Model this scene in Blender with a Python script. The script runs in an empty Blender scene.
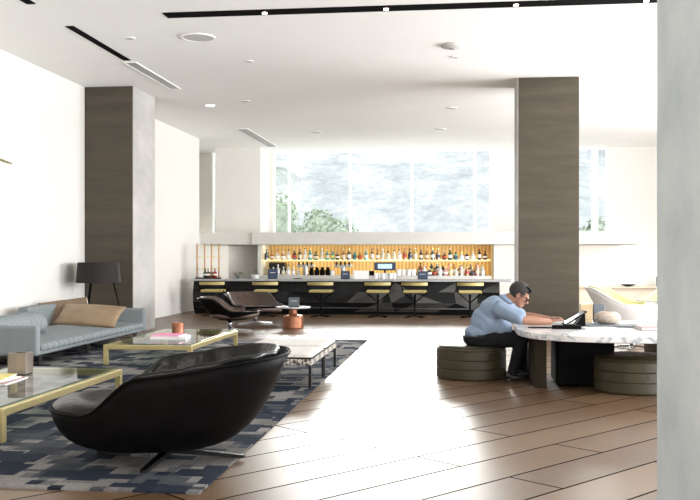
import bpy, bmesh, math, random
from mathutils import Vector, Matrix, noise
R = math.radians
PI = math.pi
random.seed(7)
scn = bpy.context.scene
col = scn.collection

# ------------------------------------------------------------------ materials
def nm(name):
    m = bpy.data.materials.new(name); m.use_nodes = True
    nt = m.node_tree
    return m, nt, nt.nodes['Principled BSDF']

def sset(b, key, v):
    if key in b.inputs: b.inputs[key].default_value = v

def mat(name, c, rough=.5, metal=0., var=.12, scale=8., bump=0., bscale=60., stretch=(1, 1, 1),
        spec=.5, emit=0., coat=0., sheen=0.):
    """principled with a little procedural colour variation and optional bump"""
    m, nt, b = nm(name)
    sset(b, 'Roughness', rough); sset(b, 'Metallic', metal); sset(b, 'Specular IOR Level', spec)
    sset(b, 'Coat Weight', coat); sset(b, 'Sheen Weight', sheen)
    tc = nt.nodes.new('ShaderNodeTexCoord'); mp = nt.nodes.new('ShaderNodeMapping')
    mp.inputs['Scale'].default_value = stretch
    nt.links.new(tc.outputs['Object'], mp.inputs['Vector'])
    n = nt.nodes.new('ShaderNodeTexNoise'); n.inputs['Scale'].default_value = scale; n.inputs['Detail'].default_value = 4
    nt.links.new(mp.outputs[0], n.inputs['Vector'])
    r = nt.nodes.new('ShaderNodeValToRGB')
    r.color_ramp.elements[0].position = .3; r.color_ramp.elements[1].position = .7
    r.color_ramp.elements[0].color = (*[x*(1-var) for x in c], 1)
    r.color_ramp.elements[1].color = (*[min(1, x*(1+var)) for x in c], 1)
    nt.links.new(n.outputs['Fac'], r.inputs[0]); nt.links.new(r.outputs[0], b.inputs['Base Color'])
    if emit:
        nt.links.new(r.outputs[0], b.inputs['Emission Color']); sset(b, 'Emission Strength', emit)
    if bump:
        n2 = nt.nodes.new('ShaderNodeTexNoise'); n2.inputs['Scale'].default_value = bscale
        nt.links.new(mp.outputs[0], n2.inputs['Vector'])
        bp = nt.nodes.new('ShaderNodeBump'); bp.inputs['Strength'].default_value = bump; bp.inputs['Distance'].default_value = .02
        nt.links.new(n2.outputs['Fac'], bp.inputs['Height']); nt.links.new(bp.outputs[0], b.inputs['Normal'])
    return m

def mat_glass(name, tint, refl=.9, rough=.02):
    m = bpy.data.materials.new(name); m.use_nodes = True
    nt = m.node_tree; nt.nodes.clear()
    o = nt.nodes.new('ShaderNodeOutputMaterial'); mx = nt.nodes.new('ShaderNodeMixShader')
    t = nt.nodes.new('ShaderNodeBsdfTransparent'); t.inputs[0].default_value = (*tint, 1)
    g = nt.nodes.new('ShaderNodeBsdfGlossy'); g.inputs['Roughness'].default_value = rough
    f = nt.nodes.new('ShaderNodeFresnel'); f.inputs['IOR'].default_value = 1.45
    ml = nt.nodes.new('ShaderNodeMath'); ml.operation = 'MULTIPLY'; ml.inputs[1].default_value = refl
    geo = nt.nodes.new('ShaderNodeNewGeometry'); fr = nt.nodes.new('ShaderNodeMath'); fr.operation = 'SUBTRACT'; fr.inputs[0].default_value = 1
    nt.links.new(geo.outputs['Backfacing'], fr.inputs[1])
    m2 = nt.nodes.new('ShaderNodeMath'); m2.operation = 'MULTIPLY'
    nt.links.new(f.outputs[0], ml.inputs[0]); nt.links.new(ml.outputs[0], m2.inputs[0]); nt.links.new(fr.outputs[0], m2.inputs[1])
    nt.links.new(m2.outputs[0], mx.inputs[0])
    nt.links.new(t.outputs[0], mx.inputs[1]); nt.links.new(g.outputs[0], mx.inputs[2])
    nt.links.new(mx.outputs[0], o.inputs[0])
    return m

def mat_floor():
    m, nt, b = nm('wood_planks')
    tc = nt.nodes.new('ShaderNodeTexCoord'); mp = nt.nodes.new('ShaderNodeMapping')
    mp.inputs['Rotation'].default_value = (0, 0, R(-49.5))
    nt.links.new(tc.outputs['Object'], mp.inputs['Vector'])
    br = nt.nodes.new('ShaderNodeTexBrick')
    br.inputs['Scale'].default_value = 1; br.inputs['Brick Width'].default_value = 3.6; br.inputs['Row Height'].default_value = .5
    br.inputs['Mortar Size'].default_value = .012; br.inputs['Mortar Smooth'].default_value = .2
    br.inputs['Color1'].default_value = (.098, .054, .027, 1); br.inputs['Color2'].default_value = (.170, .103, .057, 1)
    br.inputs['Mortar'].default_value = (.018, .010, .006, 1); br.offset = .37
    nt.links.new(mp.outputs[0], br.inputs['Vector'])
    mp2 = nt.nodes.new('ShaderNodeMapping'); mp2.inputs['Scale'].default_value = (.7, 9, 1)
    nt.links.new(mp.outputs[0], mp2.inputs['Vector'])
    n = nt.nodes.new('ShaderNodeTexNoise'); n.inputs['Scale'].default_value = 2.2; n.inputs['Detail'].default_value = 6
    nt.links.new(mp2.outputs[0], n.inputs['Vector'])
    mx = nt.nodes.new('ShaderNodeMixRGB'); mx.blend_type = 'OVERLAY'; mx.inputs[0].default_value = .45
    nt.links.new(br.outputs['Color'], mx.inputs[1]); nt.links.new(n.outputs['Fac'], mx.inputs[2])
    nt.links.new(mx.outputs[0], b.inputs['Base Color'])
    mr = nt.nodes.new('ShaderNodeMapRange'); mr.inputs['To Min'].default_value = .30; mr.inputs['To Max'].default_value = .50
    nt.links.new(n.outputs['Fac'], mr.inputs['Value']); nt.links.new(mr.outputs[0], b.inputs['Roughness'])
    bp = nt.nodes.new('ShaderNodeBump'); bp.inputs['Strength'].default_value = .35; bp.inputs['Distance'].default_value = .01
    inv = nt.nodes.new('ShaderNodeMath'); inv.operation = 'SUBTRACT'; inv.inputs[0].default_value = 1
    nt.links.new(br.outputs['Fac'], inv.inputs[1]); nt.links.new(inv.outputs[0], bp.inputs['Height'])
    nt.links.new(bp.outputs[0], b.inputs['Normal'])
    sp = nt.nodes.new('ShaderNodeMath'); sp.operation = 'MULTIPLY'; sp.inputs[1].default_value = .5
    nt.links.new(inv.outputs[0], sp.inputs[0]); nt.links.new(sp.outputs[0], b.inputs['Specular IOR Level'])
    ct = nt.nodes.new('ShaderNodeMath'); ct.operation = 'MULTIPLY'; ct.inputs[1].default_value = .08
    nt.links.new(inv.outputs[0], ct.inputs[0]); nt.links.new(ct.outputs[0], b.inputs['Coat Weight']); sset(b, 'Coat Roughness', .25)
    return m

def mat_rug():
    m, nt, b = nm('woven_rug')
    sset(b, 'Roughness', .95); sset(b, 'Specular IOR Level', .05)
    tc = nt.nodes.new('ShaderNodeTexCoord')
    def snap(cell, off=(0, 0, 0)):
        mp = nt.nodes.new('ShaderNodeMapping'); mp.inputs['Location'].default_value = off
        nt.links.new(tc.outputs['Object'], mp.inputs['Vector'])
        v = nt.nodes.new('ShaderNodeVectorMath'); v.operation = 'SNAP'; v.inputs[1].default_value = cell
        nt.links.new(mp.outputs[0], v.inputs[0]); return v
    def nz(v, scale, lo, hi):
        n = nt.nodes.new('ShaderNodeTexNoise'); n.inputs['Scale'].default_value = scale; n.inputs['Detail'].default_value = 3
        nt.links.new(v.outputs[0], n.inputs['Vector'])
        r = nt.nodes.new('ShaderNodeMapRange'); r.inputs['From Min'].default_value = lo; r.inputs['From Max'].default_value = hi
        nt.links.new(n.outputs['Fac'], r.inputs['Value']); return r
    def mixc(f, a, c2, blend='MIX'):
        x = nt.nodes.new('ShaderNodeMixRGB'); x.blend_type = blend
        if isinstance(f, float): x.inputs[0].default_value = f
        else: nt.links.new(f.outputs[0], x.inputs[0])
        for s, k in ((a, 1), (c2, 2)):
            if isinstance(s, tuple): x.inputs[k].default_value = (*s, 1)
            else: nt.links.new(s.outputs[0], x.inputs[k])
        return x
    base = mixc(nz(snap((.06, .9, 1)), 1.7, .4, .6), (.14, .133, .13), (.25, .24, .232))
    big = nz(snap((.09, .16, 1)), .9, .55, .575)
    med = nz(snap((.11, .13, 1), (3.1, 1.7, 0)), 1.9, .55, .56)
    thin = nz(snap((.26, .08, 1), (7.7, 2.2, 0)), 2.1, .55, .56)
    c = mixc(big, base, mixc(nz(snap((.05, .3, 1)), 2.3, .42, .6), (.042, .048, .062), (.088, .093, .105)))
    c = mixc(med, c, (.020, .026, .042))
    c = mixc(thin, c, (.026, .033, .05))
    n = nt.nodes.new('ShaderNodeTexNoise'); n.inputs['Scale'].default_value = 45; n.inputs['Detail'].default_value = 5
    nt.links.new(tc.outputs['Object'], n.inputs['Vector'])
    c = mixc(.45, c, n, 'OVERLAY')
    nt.links.new(c.outputs[0], b.inputs['Base Color'])
    bp = nt.nodes.new('ShaderNodeBump'); bp.inputs['Strength'].default_value = .5; bp.inputs['Distance'].default_value = .01
    nt.links.new(n.outputs['Fac'], bp.inputs['Height']); nt.links.new(bp.outputs[0], b.inputs['Normal'])
    return m

def mat_marble():
    m, nt, b = nm('veined_marble')
    sset(b, 'Roughness', .18)
    tc = nt.nodes.new('ShaderNodeTexCoord')
    n1 = nt.nodes.new('ShaderNodeTexNoise'); n1.inputs['Scale'].default_value = 1.3; n1.inputs['Detail'].default_value = 5
    nt.links.new(tc.outputs['Object'], n1.inputs['Vector'])
    mx = nt.nodes.new('ShaderNodeMixRGB'); mx.inputs[0].default_value = .3
    nt.links.new(tc.outputs['Object'], mx.inputs[1]); nt.links.new(n1.outputs['Color'], mx.inputs[2])
    w = nt.nodes.new('ShaderNodeTexNoise'); w.inputs['Scale'].default_value = 3.5; w.inputs['Detail'].default_value = 8
    w.inputs['Distortion'].default_value = 1.2
    nt.links.new(mx.outputs[0], w.inputs['Vector'])
    r = nt.nodes.new('ShaderNodeValToRGB'); e = r.color_ramp.elements
    e[0].position = .44; e[0].color = (.80, .79, .78, 1); e[1].position = .56; e[1].color = (.78, .77, .77, 1)
    k = r.color_ramp.elements.new(.5); k.color = (.42, .44, .48, 1)
    nt.links.new(w.outputs['Fac'], r.inputs[0]); nt.links.new(r.outputs[0], b.inputs['Base Color'])
    return m

def mat_weave(name, c1, c2, sc):
    m, nt, b = nm(name); sset(b, 'Roughness', .9); sset(b, 'Specular IOR Level', .15)
    tc = nt.nodes.new('ShaderNodeTexCoord'); mp = nt.nodes.new('ShaderNodeMapping')
    mp.inputs['Rotation'].default_value = (R(45), R(45), R(45))
    nt.links.new(tc.outputs['Object'], mp.inputs[0])
    ch = nt.nodes.new('ShaderNodeTexChecker'); ch.inputs['Scale'].default_value = sc
    ch.inputs['Color1'].default_value = (*c1, 1); ch.inputs['Color2'].default_value = (*c2, 1)
    nt.links.new(mp.outputs[0], ch.inputs['Vector']); nt.links.new(ch.outputs[0], b.inputs['Base Color'])
    return m

def mat_slats(name, c1, c2, sc, emit):
    m, nt, b = nm(name); sset(b, 'Roughness', .4)
    tc = nt.nodes.new('ShaderNodeTexCoord'); w = nt.nodes.new('ShaderNodeTexWave')
    w.inputs['Scale'].default_value = sc; w.inputs['Distortion'].default_value = .6
    nt.links.new(tc.outputs['Object'], w.inputs['Vector'])
    r = nt.nodes.new('ShaderNodeValToRGB'); r.color_ramp.elements[0].color = (*c1, 1); r.color_ramp.elements[1].color = (*c2, 1)
    nt.links.new(w.outputs['Fac'], r.inputs[0]); nt.links.new(r.outputs[0], b.inputs['Base Color'])
    return m

def mat_hill():
    m, nt, b = nm('dry_scrub_hill'); sset(b, 'Roughness', 1.); sset(b, 'Specular IOR Level', 0.)
    tc = nt.nodes.new('ShaderNodeTexCoord')
    mp = nt.nodes.new('ShaderNodeMapping'); mp.inputs['Scale'].default_value = (1.6, .9, 1.6)
    nt.links.new(tc.outputs['Object'], mp.inputs[0])
    n = nt.nodes.new('ShaderNodeTexNoise'); n.inputs['Scale'].default_value = .55; n.inputs['Detail'].default_value = 8; n.inputs['Roughness'].default_value = .78
    n2 = nt.nodes.new('ShaderNodeTexNoise'); n2.inputs['Scale'].default_value = .09; n2.inputs['Detail'].default_value = 3
    nt.links.new(mp.outputs[0], n.inputs['Vector']); nt.links.new(mp.outputs[0], n2.inputs['Vector'])
    ad = nt.nodes.new('ShaderNodeMath'); ad.operation = 'ADD'
    nt.links.new(n.outputs['Fac'], ad.inputs[0]); nt.links.new(n2.outputs['Fac'], ad.inputs[1])
    r = nt.nodes.new('ShaderNodeValToRGB'); e = r.color_ramp.elements
    e[0].position = .78/2*1.0; e[0].color = (.36, .38, .40, 1); e[1].position = .60; e[1].color = (.66, .66, .65, 1)
    k = e.new(.5); k.color = (.48, .50, .51, 1)
    hf = nt.nodes.new('ShaderNodeMath'); hf.operation = 'MULTIPLY'; hf.inputs[1].default_value = .5
    nt.links.new(ad.outputs[0], hf.inputs[0]); nt.links.new(hf.outputs[0], r.inputs[0])
    nt.links.new(r.outputs[0], b.inputs['Base Color'])
    return m

def mat_concrete(name, c1, c2, stretch=(.6, .6, 5.), scale=1.2, rough=.75):
    m, nt, b = nm(name); sset(b, 'Roughness', rough); sset(b, 'Specular IOR Level', .25)
    tc = nt.nodes.new('ShaderNodeTexCoord'); mp = nt.nodes.new('ShaderNodeMapping'); mp.inputs['Scale'].default_value = stretch
    nt.links.new(tc.outputs['Object'], mp.inputs[0])
    n = nt.nodes.new('ShaderNodeTexNoise'); n.inputs['Scale'].default_value = scale; n.inputs['Detail'].default_value = 7; n.inputs['Roughness'].default_value = .6
    nt.links.new(mp.outputs[0], n.inputs['Vector'])
    r = nt.nodes.new('ShaderNodeValToRGB'); e = r.color_ramp.elements
    e[0].position = .32; e[0].color = (*c1, 1); e[1].position = .68; e[1].color = (*c2, 1)
    nt.links.new(n.outputs['Fac'], r.inputs[0]); nt.links.new(r.outputs[0], b.inputs['Base Color'])
    bp = nt.nodes.new('ShaderNodeBump'); bp.inputs['Strength'].default_value = .15; bp.inputs['Distance'].default_value = .01
    nt.links.new(n.outputs['Fac'], bp.inputs['Height']); nt.links.new(bp.outputs[0], b.inputs['Normal'])
    return m

M = dict(
    wall=mat('white_plaster', (.79, .772, .735), .9, var=.015, scale=1.2, spec=.1),
    ceil=mat('white_ceiling_paint', (.92, .917, .90), .95, var=.01, scale=1, spec=.1),
    beige=mat('beige_panel', (.72, .62, .50), .7, var=.04, spec=.2),
    beam=mat('pale_stone', (.66, .645, .60), .8, var=.03, scale=2, spec=.2),
    floor=mat_floor(), rug=mat_rug(), marble=mat_marble(), hill=mat_hill(),
    concrete=mat_concrete('board_formed_concrete', (.070, .059, .044), (.098, .083, .063)),
    concrete_pale=mat_concrete('pale_plaster_concrete', (.54, .60, .63), (.72, .77, .79), (1, 1, 1.4), 1.0),
    column_side=mat_concrete('column_lit_side_tone', (.42, .41, .39), (.55, .535, .51), (1, 1, 2), 1.),  # column tone paled to carry the window light on one side
    grey=mat('pier_shade_sensor_grey', (.30, .29, .275), .85, var=.05),  # grey holds the painted shade of the lower pier; also colours a sensor
    black=mat('black_paint', (.006, .006, .006), .7, var=.1, spec=.05),
    slot=mat('slot_black', (.003, .003, .003), .9, var=.1, spec=.05),
    leather=mat('black_leather', (.006, .0055, .0055), .5, var=.2, scale=6, bump=.12, bscale=90, spec=.05),
    leather_in=mat('black_puckered_leather', (.007, .0065, .0065), .30, var=.2, scale=6, bump=.4, bscale=12, spec=.3),
    brown=mat('brown_leather', (.060, .036, .026), .45, var=.2, scale=6, bump=.15, bscale=80),
    brown_seat=mat('brown_leather_seat', (.10, .065, .05), .45, var=.2, scale=6, bump=.15, bscale=80),
    chrome=mat('brushed_steel', (.45, .45, .46), .25, 1., var=.08),
    gunmetal=mat('dark_gunmetal', (.05, .05, .052), .35, 1., var=.1),
    brass=mat('satin_brass', (.72, .60, .30), .32, .9, var=.06),
    bronze=mat('dark_bronze', (.026, .021, .012), .6, .0, var=.15, spec=.1),
    sofa=mat('blue_grey_upholstery', (.235, .262, .272), .9, var=.05, scale=25, bump=.08, bscale=160, sheen=.0, spec=.15),
    tan=mat('tan_satin', (.29, .205, .125), .40, var=.12, scale=5, bump=.1, bscale=30, spec=.4),
    tan2=mat('dull_tan_satin', (.19, .13, .08), .5, var=.12, scale=5, bump=.1, bscale=30),
    shade=mat('dark_brown_lampshade', (.014, .011, .009), .8, var=.1),
    gold=mat('olive_gold_leather', (.46, .37, .13), .42, var=.15, scale=5),
    copper=mat('hammered_copper', (.36, .15, .08), .34, .6, var=.2, scale=10),
    counter=mat('grey_stone_counter', (.36, .365, .37), .22, var=.1, scale=12),
    slat=mat_slats('gold_ribbed_wood', (.42, .25, .09), (.66, .47, .20), 2.6, 0),
    shelf=mat('lit_glass_shelf', (.9, .82, .45), .3, var=.03, emit=.55),
    steel=mat('pale_steel', (.72, .72, .71), .35, .3, var=.05),
    navy=mat('navy_card', (.035, .055, .10), .5, var=.1),
    slate=mat('slate_card', (.12, .14, .16), .6, var=.1),
    screen=mat('lit_register_screen', (.45, .60, .80), .3, var=.1, emit=.5),
    white=mat('white_china', (.85, .85, .84), .3, var=.02),
    paper=mat('white_paper', (.85, .84, .82), .8, var=.02),
    pink=mat('pink_cover', (.80, .20, .42), .5, var=.05),
    yellow=mat('yellow_cover', (.80, .68, .20), .5, var=.1),
    rosy=mat('rose_grey_cover', (.42, .27, .27), .5, var=.1),
    rattan=mat('copper_rod', (.55, .30, .12), .4, .5, var=.1),
    oak=mat('light_oak', (.55, .42, .26), .5, var=.2, scale=4, stretch=(1, 1, 8)),
    stone=mat('rough_beige_ceramic', (.50, .42, .35), .9, var=.25, scale=25, bump=.5, bscale=35),
    skin=mat('skin', (.34, .17, .11), .5, var=.08, scale=10, spec=.4),
    shirt=mat('light_blue_cotton', (.235, .30, .40), .85, var=.06, scale=9, bump=.12, bscale=14, spec=.15),
    trousers=mat('charcoal_wool', (.016, .016, .018), .9, var=.15, spec=.1),
    shoe=mat('black_shoe_leather', (.012, .011, .010), .4, var=.2),
    hair=mat('dark_grey_hair', (.020, .017, .015), .65, var=.5, scale=60, bump=.5, bscale=120),
    drum=mat('olive_brown_leather', (.040, .032, .014), .5, var=.18, scale=4, bump=.12, bscale=50),
    weave=mat_weave('diamond_weave', (.55, .52, .47), (.10, .09, .075), 22.),
    weave_top=mat('pale_woven_top', (.62, .60, .57), .9, var=.15, scale=40, bump=.2, bscale=90, spec=.1),
    shell_white=mat('white_gloss_shell', (.84, .84, .84), .25, var=.02),
    olive=mat('olive_yellow_fabric', (.50, .48, .24), .85, var=.08),
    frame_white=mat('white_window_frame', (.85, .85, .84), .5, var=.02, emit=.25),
    glass=mat_glass('window_glass', (.97, .985, .98), .5),
    tglass=mat_glass('table_glass', (.86, .93, .90), 1.0),
    smoke=mat_glass('smoked_glass', (.50, .47, .44), 1.0, .1),
    vase=mat('brushed_taupe_metal', (.34, .29, .25), .3, .7, var=.25, scale=3, stretch=(1, 1, .3)),
    leaf=mat('pale_foliage', (.46, .52, .42), .9, var=.25, scale=2.5, spec=.05),
    leaf2=mat('grey_green_foliage', (.5, .54, .5), .9, var=.2, scale=2.5, spec=.05),
    trunk=mat('bark', (.35, .31, .27), .9),
    grille=mat_slats('grey_vent_grille', (.25, .25, .24), (.42, .42, .41), 9., 0),
    spkr=mat('speaker_mesh', (.55, .54, .52), .8, var=.1, scale=90),
    lamp_em=mat('lit_lamp', (1, .93, .8), .5, var=.01, emit=6.),
    ebony=mat('dark_stained_wood', (.020, .016, .013), .5, var=.2),
    deck=mat('tablet_screen', (.22, .25, .28), .2, var=.3, scale=10, emit=.05),
)
# folded dark metal for the bar front
def mat_facet(name, c, rough):
    return mat(name, c, rough, .6, var=.25, scale=1.5)
M['facet_dark'] = mat_facet('blackened_metal', (.012, .012, .013), .38)
M['facet'] = mat_facet('dark_brushed_metal', (.10, .098, .095), .33)

# ------------------------------------------------------------------ mesh builder
class MB:
    def __init__(s): s.v = []; s.f = []; s.m = []
    def add(s, vs, fs, mi=0, mtx=None):
        k = len(s.v)
        s.v += [tuple(mtx @ Vector(p)) if mtx else tuple(p) for p in vs]
        s.f += [tuple(i+k for i in f) for f in fs]; s.m += [mi]*len(fs)
        return s
    def box(s, c, d, mi=0, rot=None):
        x, y, z = [q/2 for q in d]
        vs = [(-x,-y,-z),(x,-y,-z),(x,y,-z),(-x,y,-z),(-x,-y,z),(x,-y,z),(x,y,z),(-x,y,z)]
        fs = [(3,2,1,0),(4,5,6,7),(0,1,5,4),(1,2,6,5),(2,3,7,6),(3,0,4,7)]
        t = Matrix.Translation(c)
        if rot: t = t @ (Matrix.Rotation(rot[2],4,'Z') @ Matrix.Rotation(rot[1],4,'Y') @ Matrix.Rotation(rot[0],4,'X'))
        return s.add(vs, fs, mi, t)
    def bx(s, x0, x1, y0, y1, z0, z1, mi=0):
        return s.box(((x0+x1)/2,(y0+y1)/2,(z0+z1)/2), (x1-x0,y1-y0,z1-z0), mi)
    def lathe(s, prof, n=24, c=(0,0,0), mis=None, mtx=None, sx=1, sy=1):
        vs = []; fs = []; ms = []
        for r, z in prof:
            for i in range(n):
                a = 2*PI*i/n; vs.append((c[0]+r*sx*math.cos(a), c[1]+r*sy*math.sin(a), c[2]+z))
        for j in range(len(prof)-1):
            for i in range(n):
                k = (i+1) % n
                fs.append((j*n+i, j*n+k, (j+1)*n+k, (j+1)*n+i)); ms.append(mis[j] if mis else 0)
        fs.append(tuple(range(n-1,-1,-1))); ms.append(mis[0] if mis else 0)
        fs.append(tuple((len(prof)-1)*n+i for i in range(n))); ms.append(mis[-1] if mis else 0)
        k0 = len(s.v)
        s.v += [tuple(mtx @ Vector(p)) if mtx else p for p in vs]
        s.f += [tuple(i+k0 for i in f) for f in fs]; s.m += ms
        return s
    def tube(s, pts, r, n=8, mi=0, r2=None):
        pts = [Vector(p) for p in pts]; vs = []; fs = []
        N = len(pts)
        for j, p in enumerate(pts):
            d = (pts[min(j+1,N-1)] - pts[max(j-1,0)]).normalized()
            up = Vector((0,0,1)) if abs(d.z) < .95 else Vector((1,0,0))
            a = d.cross(up).normalized(); b = d.cross(a).normalized()
            rr = r if r2 is None else r + (r2-r)*j/(N-1)
            for i in range(n):
                t = 2*PI*i/n; vs.append(tuple(p + a*rr*math.cos(t) + b*rr*math.sin(t)))
        for j in range(N-1):
            for i in range(n):
                k = (i+1) % n; fs.append((j*n+i,(j+1)*n+i,(j+1)*n+k,j*n+k))
        fs.append(tuple(range(n))); fs.append(tuple((N-1)*n+i for i in range(n-1,-1,-1)))
        return s.add(vs, fs, mi)
    def prism(s, poly, z0, z1, mi=0):
        n = len(poly); vs = [(x,y,z0) for x,y in poly]+[(x,y,z1) for x,y in poly]
        fs = [tuple(range(n-1,-1,-1)), tuple(range(n,2*n))]+[(i,(i+1)%n,n+(i+1)%n,n+i) for i in range(n)]
        return s.add(vs, fs, mi)
    def build(s, name, m, parent=None, smooth=False, bevel=0, seg=2, loc=None, solid=0):
        me = bpy.data.meshes.new(name); me.from_pydata(s.v, [], s.f)
        for q in (m if isinstance(m, (list, tuple)) else [m]): me.materials.append(q)
        for p, k in zip(me.polygons, s.m): p.material_index = k; p.use_smooth = smooth
        bm = bmesh.new(); bm.from_mesh(me); bmesh.ops.recalc_face_normals(bm, faces=bm.faces); bm.to_mesh(me); bm.free()
        o = bpy.data.objects.new(name, me); col.objects.link(o)
        if parent: o.parent = parent
        if loc: o.location = loc
        if solid:
            q = o.modifiers.new('thick', 'SOLIDIFY'); q.thickness = solid; q.offset = 0
        if bevel:
            q = o.modifiers.new('bevel', 'BEVEL'); q.width = bevel; q.segments = seg; q.limit_method = 'ANGLE'; q.angle_limit = R(40)
            if not smooth:
                for p in me.polygons: p.use_smooth = False
        return o

def tag(o, label=None, cat=None, group=None, kind=None):
    if label: o['label'] = label
    if cat: o['category'] = cat
    if group: o['group'] = group
    if kind: o['kind'] = kind
    return o
def thing(name, label, cat, loc=(0,0,0), rz=0, group=None):
    o = bpy.data.objects.new(name, None); col.objects.link(o); o.empty_display_size = .2
    o.location = loc; o.rotation_euler = (0,0,rz)
    return tag(o, label, cat, group)
def struct(o): o['kind'] = 'structure'; return o
def dup(root, loc, rz, label, group=None):
    r = root.copy(); col.objects.link(r); r.location = loc; r.rotation_euler = (0,0,rz); r['label'] = label
    if group: r['group'] = group
    for ch in list(root.children):
        c = ch.copy(); col.objects.link(c); c.parent = r
        for g in list(ch.children):
            d = g.copy(); col.objects.link(d); d.parent = c
    return r
def ss(a, b, x):
    t = max(0, min(1, (x-a)/(b-a))); return t*t*(3-2*t)

# ------------------------------------------------------------------ camera
cd = bpy.data.cameras.new('camera'); cam = bpy.data.objects.new('camera', cd); col.objects.link(cam)
cam.location = (0,0,1.75); cam.rotation_euler = (PI/2, 0, math.atan(110/920))
cd.sensor_width = 36; cd.lens = 36*920/700; cd.shift_y = 6/700; cd.clip_end = 500
scn.camera = cam

# ------------------------------------------------------------------ room shell
ZC = 5.6
XL = -8.5; XR = 10.0; YB = 33.4
struct(MB().bx(-10.5, XR+.3, -3.3, YB+.3, -.2, 0).build('floor', M['floor']))
struct(MB().bx(-10.5, XR+.3, -3.3, YB+.3, ZC, ZC+.25).build('ceiling', M['ceil']))
struct(MB().bx(XL-.25, XL, -3, 29.4, 0, ZC).build('wall_left', M['wall']))
w = MB(); w.bx(-10.3, XL-.25, 29.15, 29.4, 0, ZC); w.bx(-10.3, -10.05, 29.4, YB, 0, ZC); struct(w.build('wall_alcove', M['wall']))
# right wall with two tall daylight openings
w = MB(); w.bx(XR, XR+.25, -3, 3, 0, ZC); w.bx(XR, XR+.25, 14, 16, 0, ZC); w.bx(XR, XR+.25, 29, YB+.25, 0, ZC)
w.bx(XR, XR+.25, 3, 14, 4.9, ZC); w.bx(XR, XR+.25, 16, 29, 4.9, ZC)
struct(w.build('wall_right', M['wall']))
struct(MB().bx(-10.3, XR+.25, -3.25, -3, 0, ZC).build('wall_rear', M['wall']))
# back wall, with window openings above the ledge
SILL = 2.45
w = MB(); w.bx(-10.3, XR, YB, YB+.25, 0, SILL)
for a, b in ((-10.3,-9.17),(-8.63,-6.85),(1.12,3.2),(5.2,XR)): w.bx(a, b, YB, YB+.25, SILL, ZC)
struct(w.build('wall_back', M['wall']))
def window(n, x0, x1, muls):
    f = MB()
    for x in [x0+.03, x1-.03]: f.bx(x-.03, x+.03, YB+.02, YB+.14, SILL, ZC)
    for x, wd in muls: f.bx(x-wd/2, x+wd/2, YB+.02, YB+.14, SILL, ZC)
    f.bx(x0, x1, YB+.02, YB+.14, SILL, SILL+.08); f.bx(x0, x1, YB+.02, YB+.14, ZC-.06, ZC)
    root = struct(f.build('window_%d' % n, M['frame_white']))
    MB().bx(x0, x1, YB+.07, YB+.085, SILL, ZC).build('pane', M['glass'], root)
window(1, -9.17, -8.63, [])
window(2, -6.85, 1.12, [(-6.26,.09),(-3.99,.09),(-1.73,.09),(.54,.09)])
window(3, 3.2, 5.2, [(4.75,.22)])
# pier between the windows at the left, running to the floor
w = MB(); w.bx(-8.63, -7.0, 31.9, YB, 2.52, ZC); struct(w.build('wall_pier', M['wall']))
struct(MB().bx(-8.15, -6.6, 31.9, YB-.01, 0, 2.12).build('wall_pier_base', M['grey']))  # same pier, its shade under the ledge painted in as grey
# long ledge under the windows
w = MB(); w.bx(-8.45, -6.75, 29.5, YB, 2.12, 2.52); w.bx(-6.75, 5.6, 29.42, YB, 2.12, 2.52)
struct(w.build('trim_1', M['beam'], bevel=.015))
# pier right of the bottle niche and low beige panelling further right
struct(MB().bx(1.06, 1.9, 29.6, 33.3, 0, 2.12).build('wall_niche_side', M['beam']))
w = MB(); w.bx(1.9, XR, 32.3, 33.35, 0, .66); w.bx(1.9, XR, 32.2, 33.35, .66, .70)
struct(w.build('trim_2', M['beige']))
struct(MB().bx(-10, 1.06, 33.2, YB, 0, .1).build('baseboard_back', M['wall']))
struct(MB().bx(XL, XL+.025, -3, 20.0, 0, .1).build('baseboard_left', M['wall']))

# concrete columns
def column(x0, x1, y0, y1, m, label, side=0):
    o = MB().bx(-(x1-x0)/2, (x1-x0)/2, -(y1-y0)/2, (y1-y0)/2, 0, ZC-.002).build('concrete_column', m, bevel=.02)
    o.location = ((x0+x1)/2, (y0+y1)/2, .001)
    if side:  # brightness of the window-lit face is put into a paler colour
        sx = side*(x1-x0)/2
        p = MB().bx(min(sx, sx+side*.012), max(sx, sx+side*.012), -(y1-y0)/2+.004, (y1-y0)/2-.004, .0, ZC-.004).build('lit_side', M['column_side'], o)
        p['label'] = 'side face with window light painted in as a pale tone'
    return tag(o, label, 'column')
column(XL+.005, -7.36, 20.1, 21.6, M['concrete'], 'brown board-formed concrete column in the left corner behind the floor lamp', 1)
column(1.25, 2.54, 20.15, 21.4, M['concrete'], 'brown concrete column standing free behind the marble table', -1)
column(1.355, 3.0, 4.8, 6.6, M['concrete_pale'], 'pale grey plastered column in the right foreground')

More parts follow.
